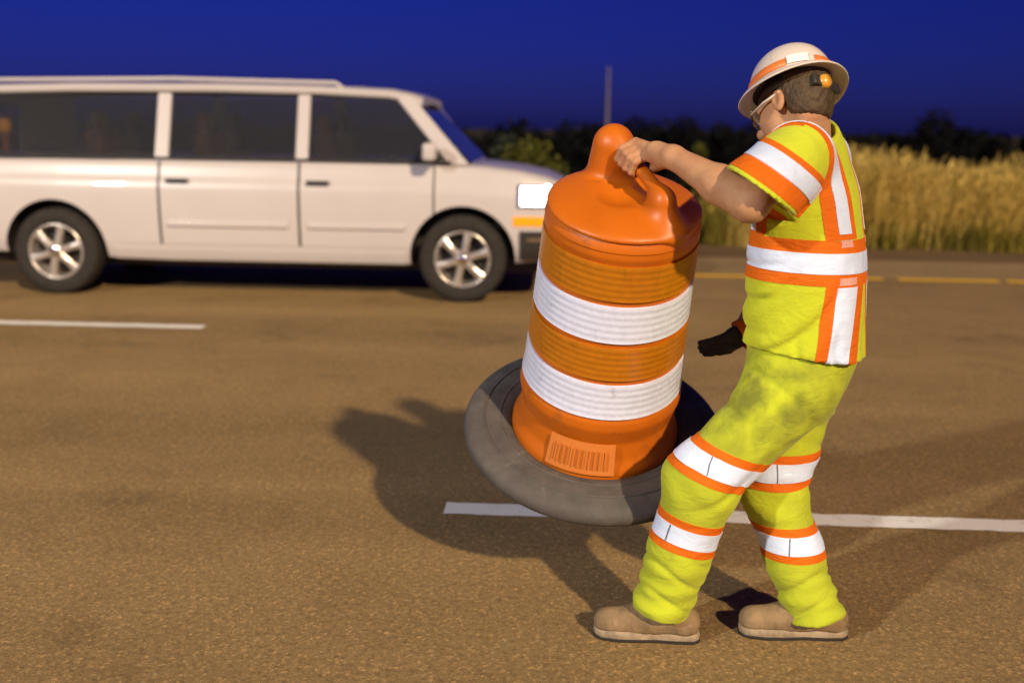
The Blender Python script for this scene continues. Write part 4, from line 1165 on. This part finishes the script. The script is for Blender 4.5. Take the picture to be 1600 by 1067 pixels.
def leg_seam(c, nrm, px, py, Y, keep):
    nrm = unit(nrm); q_ = at(px, py, Y); sd = unit(R_ - nrm * (R_ @ nrm))
    band('seam', [(c - nrm * .026, nrm), (c + nrm * .026, -nrm), (q_ - sd * .0017, sd), (q_ + sd * .0017, -sd), (q_ + W_ * .15, -W_)], .0052, 'seam', trousers, TV, TF, keep)
leg_seam(at(1112, 716, 2.93), -(at(1078, 790, 2.93) - at(1112, 716, 2.93)), 1106, 728, 2.85, keepL)
leg_seam(at(1066, 822, 2.95), -(at(1040, 905, 2.95) - at(1066, 822, 2.95)), 1050, 826, 2.85, keepL)
leg_seam(at(1214, 726, 3.09), UP, 1216, 726, 3.0, keepR)
leg_seam(at(1220, 832, 3.09), UP, 1232, 832, 3.0, keepR)
leg_bands(Rknee, Rhip, Rank, [(at(1214, 726, 3.09), UP + np.array([-.05, 0, 0])), (at(1220, 832, 3.09), UP + np.array([-.04, 0, 0]))], keepR)

# ---- boots
def make_boot(heel, toe, ank, label=None):
    heel = np.asarray(heel, float); toe = np.asarray(toe, float)
    d = toe - heel; d[2] = 0; L = np.linalg.norm(d); d /= L; s = np.array([-d[1], d[0], 0])
    def foot(p):
        q = cone(p, heel + d * .052 + (0, 0, .062), heel + d * .09 + (0, 0, .09), .040, .042)
        q = smin(q, cone(p, heel + d * .05 + (0, 0, .062), heel + d * .17 + (0, 0, .062), .042, .045), .03)
        q = smin(q, cone(p, heel + d * .15 + (0, 0, .064), toe - d * .050 + (0, 0, .052), .046, .044, (UP, .84)), .03)
        q = smin(q, cone(p, heel + d * .10 + (0, 0, .095), heel + d * .19 + (0, 0, .072), .044, .036), .03)
        q = smin(q, cone(p, heel + d * .09 + (0, 0, .09), ank + (0, 0, .03), .042, .044), .03)
        q = np.maximum(q, .024 - p[:, 2])
        s_ = (p - heel) @ d
        q = q + .0022 * np.exp(-((s_ - .215) / .004) ** 2) - .0016 * np.exp(-((s_ - .235) / .012) ** 2)      # toe cap seam
        q = q + .0030 * crease(s_ * 95 + 1.2 * np.sin(p @ s * 40), 3) * np.exp(-((s_ - .165) / .035) ** 2)   # flex creases
        return q - .003 * np.exp(-((p[:, 2] - .036) / .006) ** 2)
    mid = (heel + toe) / 2
    V_, F_ = nets(foot, mid - (.24, .22, .02), mid + (.24, .22, .24), .0055)
    b = part('boot', relax(V_, F_, 1), F_, M['boot'], person)
    if label: b['label'] = label
    out = []
    for t, w in ((.004, .018), (.02, .032), (.07, .037), (.13, .035), (.19, .043), (.24, .046), (.285, .038), (.307, .023), (.314, .008)):
        out.append((t * L / .32, w))
    loop = [heel + d * t + s * w for t, w in out] + [heel + d * t - s * w for t, w in out[::-1]]
    rr_ = []
    for zz_, sc in ((.001, .93), (.006, .98), (.022, 1.0), (.030, 1.0), (.034, .95)):
        rr_.append([tuple(mid * np.array([1, 1, 0]) + (p_ - mid) * np.array([sc, sc, 0]) + np.array([0, 0, zz_])) for p_ in loop])
    v_, f_ = loft(rr_); sole = part('sole', v_, f_, M['sole'], b, sharp=40)
    rr_ = []
    for zz_, sc in ((-.001, .97), (.001, 1.0), (.009, 1.012), (.011, 1.0)):
        rr_.append([tuple(mid * np.array([1, 1, 0]) + (p_ - mid) * np.array([sc, sc, 0]) + np.array([0, 0, zz_])) for p_ in loop])
    v_, f_ = loft(rr_); part('outsole', v_, f_, M['dark_plastic'], sole, sharp=40)
    for k in range(4):
        c = heel + d * (.125 + .022 * k) + np.array([0, 0, .149 - .0108 * k])
        v_, f_ = tube([c - s * .030 - UP * .014, c - s * .015, c + s * .015, c + s * .030 - UP * .014], .0035, 6); part('lace', v_, f_, M['lace'], b)
    return b
gz = lambda px, py: (lambda dd: C_ + dd * (-CAM_H / dd[2]))((px - 800) / FOC * R_ - (py - 533.5) / FOC * U_ + W_)
make_boot(gz(1094, 1000), gz(924, 990), Lank)
make_boot(gz(1324, 994), gz(1150, 988), Rank)

# ---- dark glove on the far hand
gd = unit(unit(Rhand - Rwr) * .6 - R_ * .6); gs = unit(np.cross(gd, fB)); gn = np.cross(gd, gs)
def glove_sdf(p):
    c = Rhand
    d = ell(p, c + gd * .012, np.stack([gd, gs, gn]), (.044, .044, .024))
    for k in range(4):
        o = gs * (-.030 + .020 * k); l_ = [.9, 1.0, .95, .8][k]
        a0 = c + gd * .036 + o; a1 = a0 + gd * .026 * l_ + fB * .008; a2 = a1 + gd * .020 * l_ + fB * .012; a3 = a2 + gd * .008 + fB * .014
        g = smin(cone(p, a0, a1, .0125, .0115), cone(p, a1, a2, .0112, .0105), .004); g = smin(g, cone(p, a2, a3, .0103, .009), .004)
        d = smin(d, g, .005)
    t0 = c - gd * .01 + gs * .03; t1 = t0 + gd * .03 + gs * .022 + fB * .012; t2 = t1 + gd * .024 + fB * .012
    d = smin(d, smin(cone(p, t0, t1, .015, .012), cone(p, t1, t2, .0118, .0095), .004), .01)
    d = smin(d, cone(p, c - gd * .03, c, .032, .034), .015)
    return d
V, F = nets(glove_sdf, Rhand - .13, Rhand + .14, .0045); gv_ = part('glove', V, F, M['glove'], person)
v, f = lathe([(.040, -.024), (.047, -.024), (.048, .014), (.041, .014)], 20, True)
rotm = np.stack([gs, gn, gd], 1); part('glove_cuff', v @ rotm.T + (Rhand - gd * .026), f, M['trim'], gv_)
